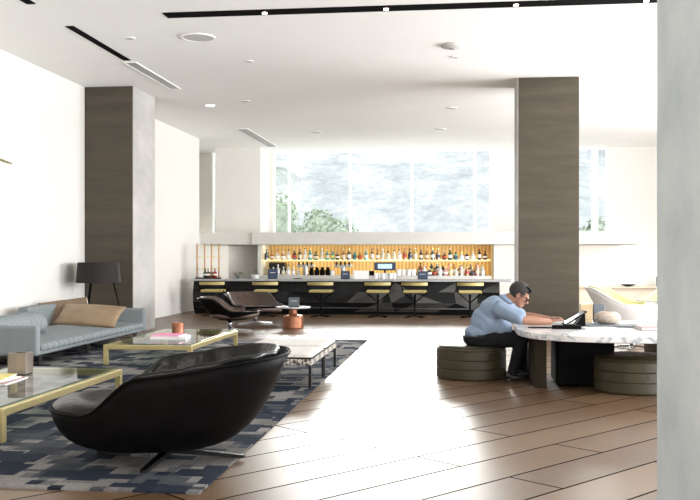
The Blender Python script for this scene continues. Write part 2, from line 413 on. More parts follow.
# ------------------------------------------------------------------ ceiling fittings
t = thing('slot_light', 'long black recessed light slot running across the ceiling', 'ceiling light', (0, 14.25, ZC))
MB().bx(-4.68, 5.5, -.15, .15, -.012, 0).build('slot', M['slot'], t)
for x in (-3.06, -1.14, .85, 2.78):
    MB().lathe([(.038,-.03),(.038,-.01)], 16, (x,0,0)).build('spot_lamp', M['lamp_em'], t)
t = thing('slot_light', 'short black ceiling slot in line with the grey vent', 'ceiling light', (-6.49, 14.73, ZC))
MB().bx(-.07, .07, 0, 2.69, -.012, 0).build('slot', M['slot'], t)
t = thing('slot_light', 'black ceiling slot cut by the top left edge of the photo', 'ceiling light', (-6.49, 11.2, ZC))
MB().bx(-.07, .07, 0, 2.15, -.012, 0).build('slot', M['slot'], t)
def vent(loc, wd, ln, label):
    t = thing('ceiling_vent', label, 'vent', loc)
    MB().bx(-wd/2, wd/2, 0, ln, -.012, 0).build('grille', M['grille'], t)
    f = MB()
    for s in (-1, 1): f.bx(s*wd/2-.015, s*wd/2+.015, 0, ln, -.02, -.002)
    f.bx(-wd/2, wd/2, -.015, .015, -.02, -.002); f.bx(-wd/2, wd/2, ln-.015, ln+.015, -.02, -.002)
    f.build('frame', M['ceil'], t)
vent((-6.50, 17.6, ZC), .24, 2.9, 'grey slatted ceiling vent above the left column')
vent((-6.55, 27.2, ZC), .36, 4.6, 'pale slatted ceiling vent near the back windows')
t = thing('ceiling_speaker', 'round grey ceiling speaker behind the long black slot', 'speaker', (-4.57, 15.74, ZC))
MB().lathe([(.26,-.015),(.26,-.001)], 32).build('mesh_cover', M['spkr'], t)
r_ = MB()
r_.lathe([(.27,-.001),(.30,-.001),(.30,-.02),(.27,-.02),(.27,-.001)], 32).build('rim', M['ceil'], t)
def downlight(x, y, r, label, nm_='downlight', m='spkr'):
    t = thing(nm_, label, 'ceiling light', (x, y, ZC))
    MB().lathe([(r,-.012),(r,-.001)], 20).build('trim_ring', M['ceil'], t)
    MB().lathe([(r*.75,-.016),(r*.75,-.011)], 20).build('lens', M[m], t)
t = thing('smoke_detector', 'round white smoke detector on the ceiling, larger than the spots around it', 'smoke detector', (-.14, 16.89, ZC))
MB().lathe([(.09,-.065),(.17,-.05),(.20,-.035),(.20,-.001)], 28).build('housing', M['spkr'], t, smooth=True)
MB().lathe([(.05,-.08),(.06,-.06)], 16).build('sensor', M['grey'], t)
for x, y, r, l in ((-.1, 17.91, .10, 'small ceiling spot just behind the smoke detector'),
                   (-4.14, 17.8, .09, 'small ceiling spot behind the round speaker'),
                   (-5.30, 22.38, .13, 'ceiling spot beyond the left column top, nearer the middle'),
                   (-.21, 24.08, .15, 'ceiling spot far behind the smoke detector'),
                   (-6.33, 22.87, .15, 'bright ceiling spot nearest the left column'),
                   (-5.79, 15.67, .10, 'small flat ceiling spot beside the short black slot'),
                   (-4.44, 28.24, .20, 'pale ceiling spot above the left half of the window'),
                   (2.93, 23.51, .13, 'ceiling spot behind the top of the free-standing column'),
                   (-.6, 28.0, .18, 'pale ceiling spot above the right half of the window')):
    downlight(x, y, r, l, m='lamp_em' if 'bright' in l else 'spkr')

# brass wall light arm
t = thing('wall_sconce', 'thin brass wall lamp arm on the white left wall', 'wall lamp', (XL+.01, 16.0, 3.52))
MB().tube([(0.05,-.7,.10),(.05,.56,-.02)], .016, 8).build('arm', M['brass'], t, smooth=True)
MB().tube([(.0,-.35,.07),(.05,-.35,.07),(.05,.02,.12),(.05,.02,.03)], .014, 8).build('bracket', M['brass'], t, smooth=True)
MB().lathe([(.06,0),(.06,.02)], 16, mtx=Matrix.Translation((0,-.35,.07)) @ Matrix.Rotation(PI/2,4,'Y')).build('wall_plate', M['brass'], t)

# ------------------------------------------------------------------ rug
t = MB().box((0,0,.008), (5.6, 12.4, .016)).build('area_rug', M['rug'])
t.location = (-4.70, 12.77, 0); tag(t, 'large grey rug with navy pixel-like blocks under the seating group', 'rug')
RZ = .016

# ------------------------------------------------------------------ swivel shell chairs
def shell_pt(phi, t, a, b, zb, rim, inset=0., flat=.6):
    c, s = math.cos(phi), math.sin(phi)
    n = 2.6
    rr = (abs(c)**n + abs(s)**n)**(-1/n)
    x, y = a*rr*c, b*rr*s
    H = rim(x/a, abs(s))
    flat = flat*(1-.20*ss(-.1, -1, c))
    q = 3*(1-t)**2*t*flat + 3*(1-t)*t*t*(flat+.16) + t**3
    z = 3*(1-t)*t*t*.22 + t**3
    k = 1-inset
    return Vector((x*q*k, y*q*k, zb + (H-zb)*z))
def shell_chair(name, label, loc, rz, a, b, zb, rim, m_out, m_in, m_seat, seat_z, base_m, foot_r, group=None, feet=4, rot0=0, puck=.02, lean=.0, th=.05, flat=.6):
    t = thing(name, label, 'armchair', loc, rz, group)
    NP, NT = 72, 16
    def surf(inset, t0, t1, dz=0, bumps=0., phis=None):
        mb = MB(); vs = []; fs = []
        ph = phis or [2*PI*i/NP for i in range(NP)]
        closed = phis is None
        for j in range(NT+1):
            tt = t0 + (t1-t0)*j/NT
            for p in ph:
                P = shell_pt(p, tt, a, b, zb, rim, inset, flat)
                if bumps:
                    k = bumps*(abs(math.sin(p*9))*.7 + .5*abs(math.sin(tt*14+math.sin(p*5)*2)))
                    d = Vector((-P.x, -P.y, .3)).normalized(); P += d*k
                P.z += dz*ss(.3, 1, tt); P.x += lean*P.z
                vs.append(tuple(P))
        n = len(ph)
        for j in range(NT):
            for i in range(n if closed else n-1):
                k = (i+1) % n; fs.append((j*n+i, j*n+k, (j+1)*n+k, (j+1)*n+i))
        mb.add(vs, fs); return mb
    sh = surf(0, .0001, 1).build('shell', m_out, t, smooth=True); 
    q = sh.modifiers.new('thick', 'SOLIDIFY'); q.thickness = th*.5; q.offset = -1
    # inner back upholstery, wraps the sides and back only
    ph = [R(58) + R(244)*i/64 for i in range(65)]
    bc = surf(.055, .42, 1.0, .025, puck, ph).build('back_cushion', m_in, t, smooth=True)
    q = bc.modifiers.new('thick', 'SOLIDIFY'); q.thickness = th; q.offset = -1
    bc.modifiers.new('soft', 'SUBSURF').levels = 1
    # piping along the rim
    rimp = []
    for i in range(NP+1):
        P = shell_pt(2*PI*i/NP, 1, a, b, zb, rim, 0); P.x += lean*P.z; rimp.append(tuple(P))
    MB().tube(rimp, th*.24, 8).build('rim_piping', m_out, t, smooth=True)
    # seat cushion: a soft pillow filling the bowl and running over the front lip
    mb = MB(); vs = []; fs = []; nr = 8
    for j in range(nr+1):
        f = j/nr
        for i in range(NP):
            p = 2*PI*i/NP; P = shell_pt(p, 1, a*.93, b*.92, zb, rim, .0)
            front = ss(-.1, .9, math.cos(p))
            kx = .66 + .40*front
            x, y = P.x*f*kx, P.y*f*(.88+.10*front)
            zz = seat_z + .04*(1-f*f)*(1-front) + .03*front*f - .04*ss(.85, 1, f) + .03*math.sin(f*9+p*3)*f*.4
            vs.append((x + lean*zz, y, zz))
    for j in range(nr):
        for i in range(NP):
            k = (i+1) % NP; fs.append((j*NP+i, j*NP+k, (j+1)*NP+k, (j+1)*NP+i))
    mb.add(vs, fs)
    sc = mb.build('seat_cushion', m_seat, t, smooth=True)
    q = sc.modifiers.new('thick', 'SOLIDIFY'); q.thickness = .09; q.offset = -1
    # base
    MB().lathe([(.05,.035),(.045,zb*.6),(.07,zb+.01)], 20).build('pedestal', base_m, t, smooth=True)
    for k in range(feet):
        an = R(rot0) + 2*PI*k/feet
        mb = MB()
        c, s = math.cos(an), math.sin(an)
        mb.add([(-s*.035+c*.02, c*.035+s*.02, .03),(s*.035+c*.02,-c*.035+s*.02,.03),
                (c*foot_r+s*.025, s*foot_r-c*.025, .002),(c*foot_r-s*.025, s*foot_r+c*.025, .002),
                (-s*.035+c*.02, c*.035+s*.02, .075),(s*.035+c*.02,-c*.035+s*.02,.075),
                (c*foot_r+s*.025, s*foot_r-c*.025, .028),(c*foot_r-s*.025, s*foot_r+c*.025, .028)],
               [(3,2,1,0),(4,5,6,7),(0,1,5,4),(1,2,6,5),(2,3,7,6),(3,0,4,7)])
        mb.build('foot', base_m, t)
    return t

def rim_big(u, s):          # u: 1 front .. -1 back
    return .46 + .30*ss(.62, .18, u) + .14*ss(.35, -1., u)
shell_chair('swivel_lounge_chair', 'large black leather shell lounge chair on the rug in the foreground',
            (-2.50, 7.75, RZ), R(180+9), 1.0, .78, .075, rim_big, M['leather'], M['leather_in'], M['leather_in'], .50,
            M['gunmetal'], .66, rot0=-10, puck=.035, lean=-.04, flat=.76)
def rim_small(u, s):
    return .47 + .29*ss(.15, -.55, u)
shell_chair('swivel_armchair', 'small black shell armchair seen from behind, nearest the bar side table',
            (-5.33, 21.0, 0), R(12), .72, .62, .24, rim_small, M['leather'], M['brown'], M['brown_seat'], .42, M['chrome'], .5, puck=.008, lean=-.06)
shell_chair('swivel_armchair', 'brown leather shell armchair with its open seat facing the copper side table',
            (-5.25, 23.3, 0), R(-48), .80, .72, .24, rim_small, M['leather'], M['brown'], M['brown_seat'], .43, M['chrome'], .5, puck=.008, lean=-.06)
def rim_white(u, s):
    return .84 + .31*ss(.25, -.8, u)
shell_chair('shell_armchair', 'white shell armchair with olive lining, left one of the pair behind the table',
            (3.25, 18.0, 0), R(-18), .66, .60, .25, rim_white, M['shell_white'], M['olive'], M['olive'], .45, M['chrome'], .4, puck=.0, lean=-.18)
shell_chair('shell_armchair', 'white shell armchair with olive lining, cut off by the foreground column',
            (4.22, 19.5, 0), R(-140), .66, .60, .25, rim_white, M['shell_white'], M['olive'], M['olive'], .45, M['chrome'], .4, puck=.0, lean=-.18)

# ------------------------------------------------------------------ coffee tables
def coffee_table(loc, label):
    t = thing('coffee_table', label, 'coffee table', loc, 0, 'coffee tables on the rug')
    W, L, H = .69, 1.48, .32
    f = MB(); b = .035
    for s in (-1, 1):
        f.bx(s*W-b, s*W+b, -L-b, L+b, H-.075, H)
        f.bx(-W+b, W-b, s*L-b, s*L+b, H-.075, H)
    f.build('frame', M['brass'], t, bevel=.006)
    for sx in (-1, 1):
        for sy in (-1, 1):
            MB().bx(sx*W-b, sx*W+b, sy*L-b, sy*L+b, 0, H-.0755).build('leg', M['brass'], t, bevel=.006)
    MB().bx(-W+.0, W-.0, -L+.0, L-.0, H+.002, H+.020).build('glass_top', M['tglass'], t, bevel=.004)
    return H + .020
TB = coffee_table((-4.92, 9.58, RZ), 'brass framed glass coffee table in the left foreground with magazines') + RZ
coffee_table((-4.92, 15.6, RZ), 'brass framed glass coffee table further back, holding the pink book')
# books and cup on the far table
o = MB().bx(-.30,.30,-.22,.22,0,.045).build('coffee_table_book', M['paper'], bevel=.004); o.location = (-4.85, 15.05, TB); o.rotation_euler[2] = R(6)
tag(o, 'thick white book under the pink book on the far coffee table', 'book')
o = MB(); o.bx(-.26,.26,-.2,.2,0,.006,1); o.bx(-.255,.255,-.195,.195,.006,.024,0); o.bx(-.26,.26,-.2,.2,.024,.03,1)
o = o.build('coffee_table_book', [M['paper'], M['pink']]); o.location = (-4.88, 15.05, TB+.0455); o.rotation_euler[2] = R(-4)
tag(o, 'pink covered book on top of the white book', 'book')
o = MB().lathe([(.10,0),(.105,.01),(.105,.21),(.095,.21),(.09,.03)], 28).build('metal_cup', M['copper'], smooth=False)
o.location = (-4.97, 15.85, TB); tag(o, 'brushed copper cylinder cup on the far coffee table', 'cup')
# vase + magazines on the near table
t = thing('square_vase', 'square smoked glass vase standing on the near coffee table', 'vase', (-5.13, 10.28, TB))
v = MB(); h_ = .26; q = .10
for s in (-1, 1): v.bx(s*q-.008, s*q+.008, -q, q, .02, h_); v.bx(-q+.008, q-.008, s*q-.008, s*q+.008, .02, h_)
v.build('body', M['vase'], t)
MB().bx(-q, q, -q, q, 0, .02).build('base', M['smoke'], t)
for i, (dx, dy, rz, mk, lb) in enumerate(((-.05, -.02, 4, 'rosy', 'dull rose magazine at the bottom of the pile on the near coffee table'),
                                      (-.12, -.10, -5, 'paper', 'white magazine in the middle of the pile on the near coffee table'),
                                      (-.14, -.06, 10, 'yellow', 'yellow magazine on top of the pile on the near coffee table'))):
    o = MB(); o.bx(-.24,.24,-.31,.31,0,.012,0); o.bx(-.242,.242,-.312,.312,.012,.016,1)
    o = o.build('magazine', [M['paper'], M[mk]]); o.location = (-5.08+dx, 9.72+dy, TB+.0165*i); o.rotation_euler[2] = R(rz)
    tag(o, lb, 'magazine')

# ------------------------------------------------------------------ ottomans
def ottoman(loc, label, other=None):
    if other: return dup(other, loc, 0, label)
    t = thing('ottoman', label, 'ottoman', loc, 0, 'low woven ottomans')
    a = .60
    MB().bx(-a, a, -a, a, .30, .395).build('upholstered_side', M['weave'], t, bevel=.02)
    n = 20; vs = []; fs = []
    for j in range(n+1):
        for i in range(n+1):
            x = -a+2*a*i/n; y = -a+2*a*j/n
            e = min(1, (1-max(abs(x), abs(y))/a)*6)
            vs.append((x, y, .385 + .055*math.sqrt(max(0, 1-(1-e)**2))))
    for j in range(n):
        for i in range(n): k = j*(n+1)+i; fs.append((k, k+1, k+n+2, k+n+1))
    MB().add(vs, fs).build('cushion_top', M['weave_top'], t, smooth=True)
    MB().tube([(-a,-a,.398),(a,-a,.398),(a,a,.398),(-a,a,.398),(-a,-a,.398)], .012, 6).build('piping', M['bronze'], t)
    for sx in (-1, 1):
        for sy in (-1, 1): MB().bx(sx*(a-.03)-.018, sx*(a-.03)+.018, sy*(a-.03)-.018, sy*(a-.03)+.018, 0, .31).build('leg', M['gunmetal'], t)
    return t
ot = ottoman((-2.52, 12.47, RZ), 'woven square ottoman on thin metal legs, just behind the foreground lounge chair')
ottoman((-2.52, 13.73, RZ), 'woven square ottoman on thin metal legs, further from the foreground chair', ot)

# ------------------------------------------------------------------ sofa
def ribs(y, pitch=.20): return abs(math.sin(PI*y/pitch))
t = thing('sofa', 'long low blue-grey sofa with channel-tufted seat along the left wall', 'sofa', (0,0,RZ))
Y0, Y1 = 13.75, 18.6; XF, XB = -6.52, -8.2
MB().bx(XB, XF-.04, Y0+.05, Y1-.05, .17, .24).build('base_frame', M['sofa'], t, bevel=.02)
def arm(y0, y1):
    return MB().bx(XB, XF, y0, y1, .17, .645).build('arm', M['sofa'], t, bevel=.05, seg=4)
arm(Y0-.16, Y0); arm(Y1-.12, Y1+.04)
MB().bx(XB, XB+.22, 16.3, Y1-.12, .17, .78).build('back_frame', M['sofa'], t, bevel=.05, seg=4)
# seat: cross-section swept along y with ribbed rounded front
prof = []
for k in range(10):
    a_ = -PI/2 + PI/2*k/9*1.0
    prof.append((XF-.07+.07*math.cos(a_), .28+.06*math.sin(a_), 1.))
for k in range(1, 10):
    a_ = PI/2*k/9
    prof.append((XF-.07+.07*math.cos(a_), .295+.06*math.sin(a_), 1.))
for k in range(1, 9):
    prof.append((XF-.07-(.07+1.1*k/8), .355+.006*k, max(0, 1-k/2.5)*.7+.12))
vs = []; fs = []; ny = 240; npf = len(prof)
for j in range(ny+1):
    y = Y0+.005+(Y1-.12-Y0-.01)*j/ny; rb = ribs(y)**.6
    for (x, z, wgt) in prof:
        d = .035*wgt*(rb-1); dirx = 1 if x > XF-.08 else .2
        vs.append((x+d*dirx, y, z+(d if z > .31 else 0)*.8))
for j in range(ny):
    for i in range(npf-1): k = j*npf+i; fs.append((k, k+1, k+npf+1, k+npf))
MB().add(vs, fs).build('seat_cushion', M['sofa'], t, smooth=True)
# ribbed back cushion, a soft bolster lying along the back
vs = []; fs = []; ny = 150; nc = 20; ya, yb = Y0+.02, 15.55
for j in range(ny+1):
    f = j/ny; y = ya+(yb-ya)*f; rb = ribs(y, .17)**.6
    en = math.sqrt(max(0.0, 1-(max(0, (f-.88)/.12))**2)) if f > .88 else 1
    for i in range(nc):
        a_ = 2*PI*i/nc
        rx, rz = .27*(.3+.7*en), .20*(.15+.85*en)
        k = 1+.07*(rb-1)
        vs.append((-7.45+rx*math.cos(a_)*k, y, .37+rz*(.95)+rz*math.sin(a_)*k - .20*(1-en)*.5))
for j in range(ny):
    for i in range(nc): k = (i+1) % nc; fs.append((j*nc+i, j*nc+k, (j+1)*nc+k, (j+1)*nc+i))
fs.append(tuple(range(nc))); fs.append(tuple(ny*nc+i for i in range(nc)))
MB().add(vs, fs).build('back_cushion', M['sofa'], t, smooth=True)
for x in (XF-.14, XB+.15):
    for y in (Y0+.25, 15.9, Y1-.28):
        MB().lathe([(.028,0),(.05,.175)], 4, (x, y, 0)).build('leg', M['ebony'], t)

def pillow(loc, rot, w_, h_, th, m, label, seed):
    mb = MB(); n = 26
    for side in (1, -1):
        vs = []; fs = []
        for j in range(n+1):
            for i in range(n+1):
                u = -1+2*i/n; v = -1+2*j/n
                pin = 1-.10*(abs(u)**3*abs(v)**3) * 0
                bul = (max(0, 1-u**2)*max(0, 1-v**2))**.42
                sag = 1-.06*(1-abs(u)**2)*abs(v)**2; sag2 = 1-.06*(1-abs(v)**2)*abs(u)**2
                wr = noise.noise((u*2.2+seed, v*2.6, seed))*.18*bul + .06*math.sin(u*5+v*7+seed)*bul
                vs.append((u*w_/2*sag2, v*h_/2*sag, side*th/2*(bul+wr*(1 if side > 0 else .5))))
        for j in range(n):
            for i in range(n): k = j*(n+1)+i; fs.append((k, k+1, k+n+2, k+n+1))
        mb.add(vs, fs)
    o = mb.build('throw_pillow', m, smooth=True); o.location = loc; o.rotation_euler = rot
    bm = bmesh.new(); bm.from_mesh(o.data); bmesh.ops.remove_doubles(bm, verts=bm.verts, dist=.0015); bm.to_mesh(o.data); bm.free()
    return tag(o, label, 'pillow')
def facing(tilt, az, roll=0):
    # local z is the pillow's face: tilt up from horizontal by 90-tilt, turned to azimuth az; local x runs level
    f = Vector((math.sin(az)*math.cos(tilt), -math.cos(az)*math.cos(tilt), math.sin(tilt)))
    x = Vector((math.cos(az), math.sin(az), 0)); y = f.cross(x)
    m_ = Matrix((x, y, f)).transposed() @ Matrix.Rotation(roll, 3, 'Z')
    return m_.to_euler()
pillow((-7.82, 17.62, .63), facing(R(40), R(35), R(8)), 1.0, .62, .20, M['tan2'], 'dull brown satin pillow tucked behind the front tan one', 3.1)
pillow((-7.22, 17.30, .585), facing(R(52), R(-4), R(-3)), 1.36, .62, .22, M['tan'], 'shiny tan satin pillow at the front by the far sofa arm', 8.4)

# ------------------------------------------------------------------ floor lamp
t = thing('floor_lamp', 'floor lamp with wide dark drum shade on thin tripod legs behind the sofa', 'floor lamp', (-7.82, 19.25, 0))
MB().lathe([(.475,1.17),(.44,1.61),(.43,1.61),(.465,1.17),(.475,1.17)], 48).build('lamp_shade', M['shade'], t, smooth=False)
MB().lathe([(.435,1.575),(.435,1.58)], 48).build('top_diffuser', M['shade'], t)
for a_ in (20, 140, 260):
    MB().tube([(.60*math.cos(R(a_)), .60*math.sin(R(a_)), 0),(.30*math.cos(R(a_)), .30*math.sin(R(a_)), 1.22)], .016, 8).build('leg', M['black'], t, smooth=True)
MB().tube([(0,0,1.15),(0,0,1.57)], .012, 8).build('stem', M['black'], t)
s_ = MB()
for a_ in (20, 140, 260): s_.tube([(0,0,1.215),(.455*math.cos(R(a_)), .455*math.sin(R(a_)), 1.215)], .009, 6)
s_.build('shade_spider', M['black'], t)

# ------------------------------------------------------------------ drums
def drum(loc, label, r=.5, h=.45, first=None):
    if first: return dup(first, loc, R(35), label)
    t = thing('drum_stool', label, 'stool', loc, 0, 'leather drum stools round the marble table')
    p = [(r-.03,0),(r-.005,.015)]
    nb = 3
    for k in range(nb):
        z0 = .02+(h-.06)*k/nb; z1 = .02+(h-.06)*(k+1)/nb
        p += [(r-.004, z0+.004),(r, z0+.012),(r, z1-.012),(r-.004, z1-.004),(r-.010, z1)]
    p += [(r-.003,h-.025),(r-.015,h-.008),(r-.04,h)]
    MB().lathe(p, 64).build('body', M['drum'], t, smooth=False)
    MB().lathe([(r-.04,h-.005),(r-.05,h+.012),(r*.5,h+.02),(.01,h+.022)], 64).build('seat_pad', M['drum'], t, smooth=True)
    MB().tube([((r-.04)*math.cos(2*PI*i/48),(r-.04)*math.sin(2*PI*i/48),h+.003) for i in range(49)], .008, 6).build('seam', M['bronze'], t)
    return t
d1 = drum((.16, 13.40, 0), 'olive-brown leather drum stool the person sits on')
drum((2.24, 12.33, 0), 'olive-brown leather drum stool in front of the marble table, beside the foreground column', first=d1)
drum((3.35, 14.75, 0), 'dark leather drum stool behind the marble table, half hidden under it', first=d1)

# ------------------------------------------------------------------ marble table
TX, TY = 2.5, 12.95
t = thing('marble_table', 'large veined white marble table with dark slab base', 'table', (TX, TY, 0))
n = 96; poly = []
for i in range(n):
    a_ = 2*PI*i/n; c, s = math.cos(a_), math.sin(a_); e = 2/3.2
    poly.append((1.74*math.copysign(abs(c)**e, c), 1.45*math.copysign(abs(s)**e, s)))
MB().prism(poly, .685, .77).build('tabletop', M['marble'], t, bevel=.012)
MB().bx(-1.52, -1.36, -.55, .55, 0, .684).build('leg', M['bronze'], t, bevel=.008)
MB().bx(1.36, 1.52, -.55, .55, 0, .684).build('leg', M['bronze'], t, bevel=.008)
MB().bx(-1.22, -.45, -.40, .40, 0, .684).build('leg', M['black'], t, bevel=.06, seg=4)
TT = .77

# things on the marble table
def on(x, y, o, label, cat, rz=0, z=TT):
    o.location = (x, y, z+.001); o.rotation_euler[2] = R(rz); return tag(o, label, cat)
t = thing('tablet', 'dark framed tablet tilted up on the marble table by the hands', 'tablet', (1.60, 13.2, TT+.002), R(4))
tb = MB(); tb.box((.0,0,.012),(.36,.28,.014)); o = tb.build('case', M['black'], t, bevel=.004); o.rotation_euler = (0, R(-32), 0); o.location = (0,0,.10)
tb = MB(); tb.box((.0,0,.0205),(.31,.235,.004)); o = tb.build('screen', M['deck'], t); o.rotation_euler = (0, R(-32), 0); o.location = (0,0,.10)
MB().add([(-.02,-.1,0),(.13,-.1,0),(.13,.1,0),(-.02,.1,0),(.125,-.1,.17),(.125,.1,.17)], [(0,1,2,3),(0,4,1),(3,2,5),(1,4,5,2),(0,3,5,4)]).build('stand', M['black'], t)
o = MB(); o.bx(-.19,.19,-.05,.05,0,.05); o.bx(-.03,.10,-.055,.055,.05,.062); on(1.42, 12.62, o.build('glasses_case', M['black'], bevel=.018, seg=3), 'black case lying in front of the tablet', 'case', 2)
on(1.12, 12.72, MB().bx(-.2,.2,-.012,.012,0,.014).build('pen', M['black'], bevel=.005), 'thin black pen beside the black case', 'pen', 6)
on(1.86, 12.66, MB().bx(-.22,.22,-.15,.15,0,.016).build('notepad', M['paper'], bevel=.003), 'open white notepad right of the black case', 'notepad', 8)
on(1.86, 14.0, MB().bx(-.085,.085,-.07,.07,0,.27).build('wood_block', M['oak'], bevel=.006), 'light wooden block standing beside the grey one', 'block', 0)
on(2.045, 14.02, MB().bx(-.075,.075,-.07,.07,0,.27).build('slate_block', M['slate'], bevel=.006), 'dark grey block standing beside the wooden one', 'block', 0)
o = MB().lathe([(.10,0),(.155,.02),(.185,.07),(.175,.125),(.12,.165),(.085,.172),(.075,.165),(.07,.12),(.02,.10)], 36)
o = on(2.08, 13.42, o.build('ceramic_bowl', M['stone'], smooth=True), 'squat rough beige ceramic pot with small dark opening', 'pot')
MB().lathe([(.078,.1655),(.01,.166)], 24).build('opening', M['black'], o)
o = MB(); o.bx(-.36,.36,-.25,.25,0,.018); on(2.12, 13.22, o.build('laptop', M['slate'], bevel=.006), 'closed dark laptop under the beige pot', 'laptop', -2)
o = MB(); o.bx(-.30,.30,-.22,.22,0,.008,1); o.bx(-.295,.295,-.215,.215,.008,.03,0); o.bx(-.30,.30,-.22,.22,.03,.038,1)
on(2.66, 12.70, o.build('book', [M['paper'], M['rosy']]), 'flat brown-grey book near the right end of the marble table', 'book', 3)
for ob in col.objects:
    if ob.name.startswith('ceramic_bowl'): ob.location.z += .019

# ------------------------------------------------------------------ bar
BX0, BX1, BY = -8.05, 1.15, 27.3
t = thing('bar_counter', 'long bar with grey stone top and folded black metal front', 'bar counter', (0, BY, 0))
MB().prism([(BX0-.02,-.32),(1.45,-.32),(1.75,.0),(1.45,.55),(BX0-.02,.55)], .995, 1.06).build('worktop', M['counter'], t, bevel=.008)
MB().bx(BX0, BX1, .05, .45, .0, .995).build('body', M['facet_dark'], t)
# folded front: a strip of triangulated facets
rnd = random.Random(4)
cols_ = 15; grid = []
for j, z in enumerate((.09, .36, .68, .99)):
    row = []
    for i in range(cols_+1):
        x = BX0+(BX1-BX0)*i/cols_
        amp = .14 if 0 < j < 3 else .03
        dx = rnd.uniform(-.25,.25) if (0 < i < cols_ and 0 < j < 3) else 0
        row.append((x+dx, -.02-rnd.uniform(0, amp), z))
    grid.append(row)
vs = [p for r0 in grid for p in r0]; fs = []; W1 = cols_+1
mb = MB(); mb.v = vs
for j in range(3):
    for i in range(cols_):
        k = j*W1+i
        xm = vs[k][0]
        tri = [(k,k+1,k+W1+1),(k,k+W1+1,k+W1)] if rnd.random() < .5 else [(k,k+1,k+W1),(k+1,k+W1+1,k+W1)]
        for f in tri:
            mb.f.append(f); mb.m.append(1 if (xm > -3.6 and rnd.random() < .6) else 0)
mb.build('folded_front', [M['facet_dark'], M['facet']], t)
MB().bx(BX0+.02, BX1-.02, -.0, .05, 0, .09).build('kick_plate', M['black'], t)
MB().tube([(BX0+.1,-.25,.2),(BX1-.1,-.25,.2)], .02, 8).build('foot_rail', M['gunmetal'], t, smooth=True)
CT = 1.061

def bar_stool(label, loc):
    t = thing('bar_stool', label, 'bar stool', loc, 0, 'gold bar stools along the bar front')
    MB().bx(-.32,.32,-.22,.28,.70,.775).build('seat', M['gold'], t, bevel=.03, seg=3)
    # curved back
    vs = []; fs = []; n = 16
    for i in range(n+1):
        a_ = R(-58+116*i/n); x = .375*math.sin(a_)/math.sin(R(58)); y = -.30+.16*(1-math.cos(a_))/(1-math.cos(R(58)))
        for dy, z in ((0,.915),(0,1.005),(.05,1.0),(.05,.92)): vs.append((x*(1-(dy*.3)), y+dy, z))
    for i in range(n):
        for q in range(4): fs.append((i*4+q, i*4+(q+1)%4, i*4+4+(q+1)%4, i*4+4+q))
    fs += [(0,1,2,3), (n*4+3,n*4+2,n*4+1,n*4)]
    MB().add(vs, fs).build('backrest', M['gold'], t, smooth=False)
    # black back frame
    fr = MB()
    top = [(.40*math.sin(R(-62+124*i/n))/math.sin(R(62)), -.31+.2*(1-math.cos(R(-62+124*i/n)))/(1-math.cos(R(62))), 1.02) for i in range(n+1)]
    fr.tube(top, .014, 6)
    for s in (-1, 1):
        fr.tube([(s*.40,-.11,1.02),(s*.37,-.1,.86),(s*.32,-.06,.70)], .016, 6)
    fr.build('back_frame', M['black'], t)
    MB().lathe([(.035,.02),(.028,.05),(.028,.5),(.035,.66)], 14).build('pole', M['black'], t, smooth=True)
    u = MB()
    for sx in (-1, 1):
        for sy in (-1, 1): u.tube([(0,0,.42),(sx*.32,sy*.18+.03,.70)], .014, 6)
    u.build('seat_strut', M['black'], t)
    for k in range(4):
        a_ = PI/4+PI/2*k
        MB().tube([(0,0,.045),(.36*math.cos(a_),.36*math.sin(a_),.018)], .017, 6).build('foot', M['black'], t)
    return t
ords = ['first', 'second', 'third', 'fourth', 'fifth', 'sixth']
bs = None
for i, x in enumerate((-7.16, -5.59, -3.97, -2.33, -1.27, .28)):
    lb = ['gold bar stool at the far left end of the bar', 'gold bar stool second from the left, behind the brown armchair',
          'gold bar stool third from the left, right of the copper side table', 'gold bar stool fourth from the left, under the lit register screen',
          'gold bar stool fifth from the left, under the right navy menu stand', 'gold bar stool at the right end of the bar, beside the person'][i]
    if bs is None: bs = bar_stool(lb, (x, 26.2, 0))
    else: dup(bs, (x, 26.2, 0), R([0,3,-2,2,-4,3][i]), lb)

# niche: back-bar unit with lit shelves
NX0, NX1, NY0, NY1 = -6.50, 1.05, 29.65, 30.9
t = thing('back_bar_cabinet', 'gold ribbed back bar with lit glass shelf set into the wall', 'bar shelving', (0, 0, 0))
MB().bx(NX0-.08, NX1, NY1, NY1+.1, 0, 2.115).build('back_panel', M['slat'], t)
MB().bx(NX0-.10, NX0, NY0, NY1, 0, 2.115).build('side_panel', M['beam'], t)
MB().bx(NX1-.06, NX1+.0, NY0, NY1, 0, 2.115).build('side_panel', M['slat'], t)
MB().bx(NX0, NX1-.06, NY0-.05, NY1, 0, 1.115).build('lower_cabinet', M['steel'], t)
SH = 1.62
MB().bx(NX0+.01, NX1-.07, NY0+.12, NY0+.62, SH-.035, SH).build('shelf', M['shelf'], t)
MB().bx(NX0+.01, NX1-.07, NY1-.04, NY1-.005, SH+.0, SH+.03).build('light_strip', M['shelf'], t)

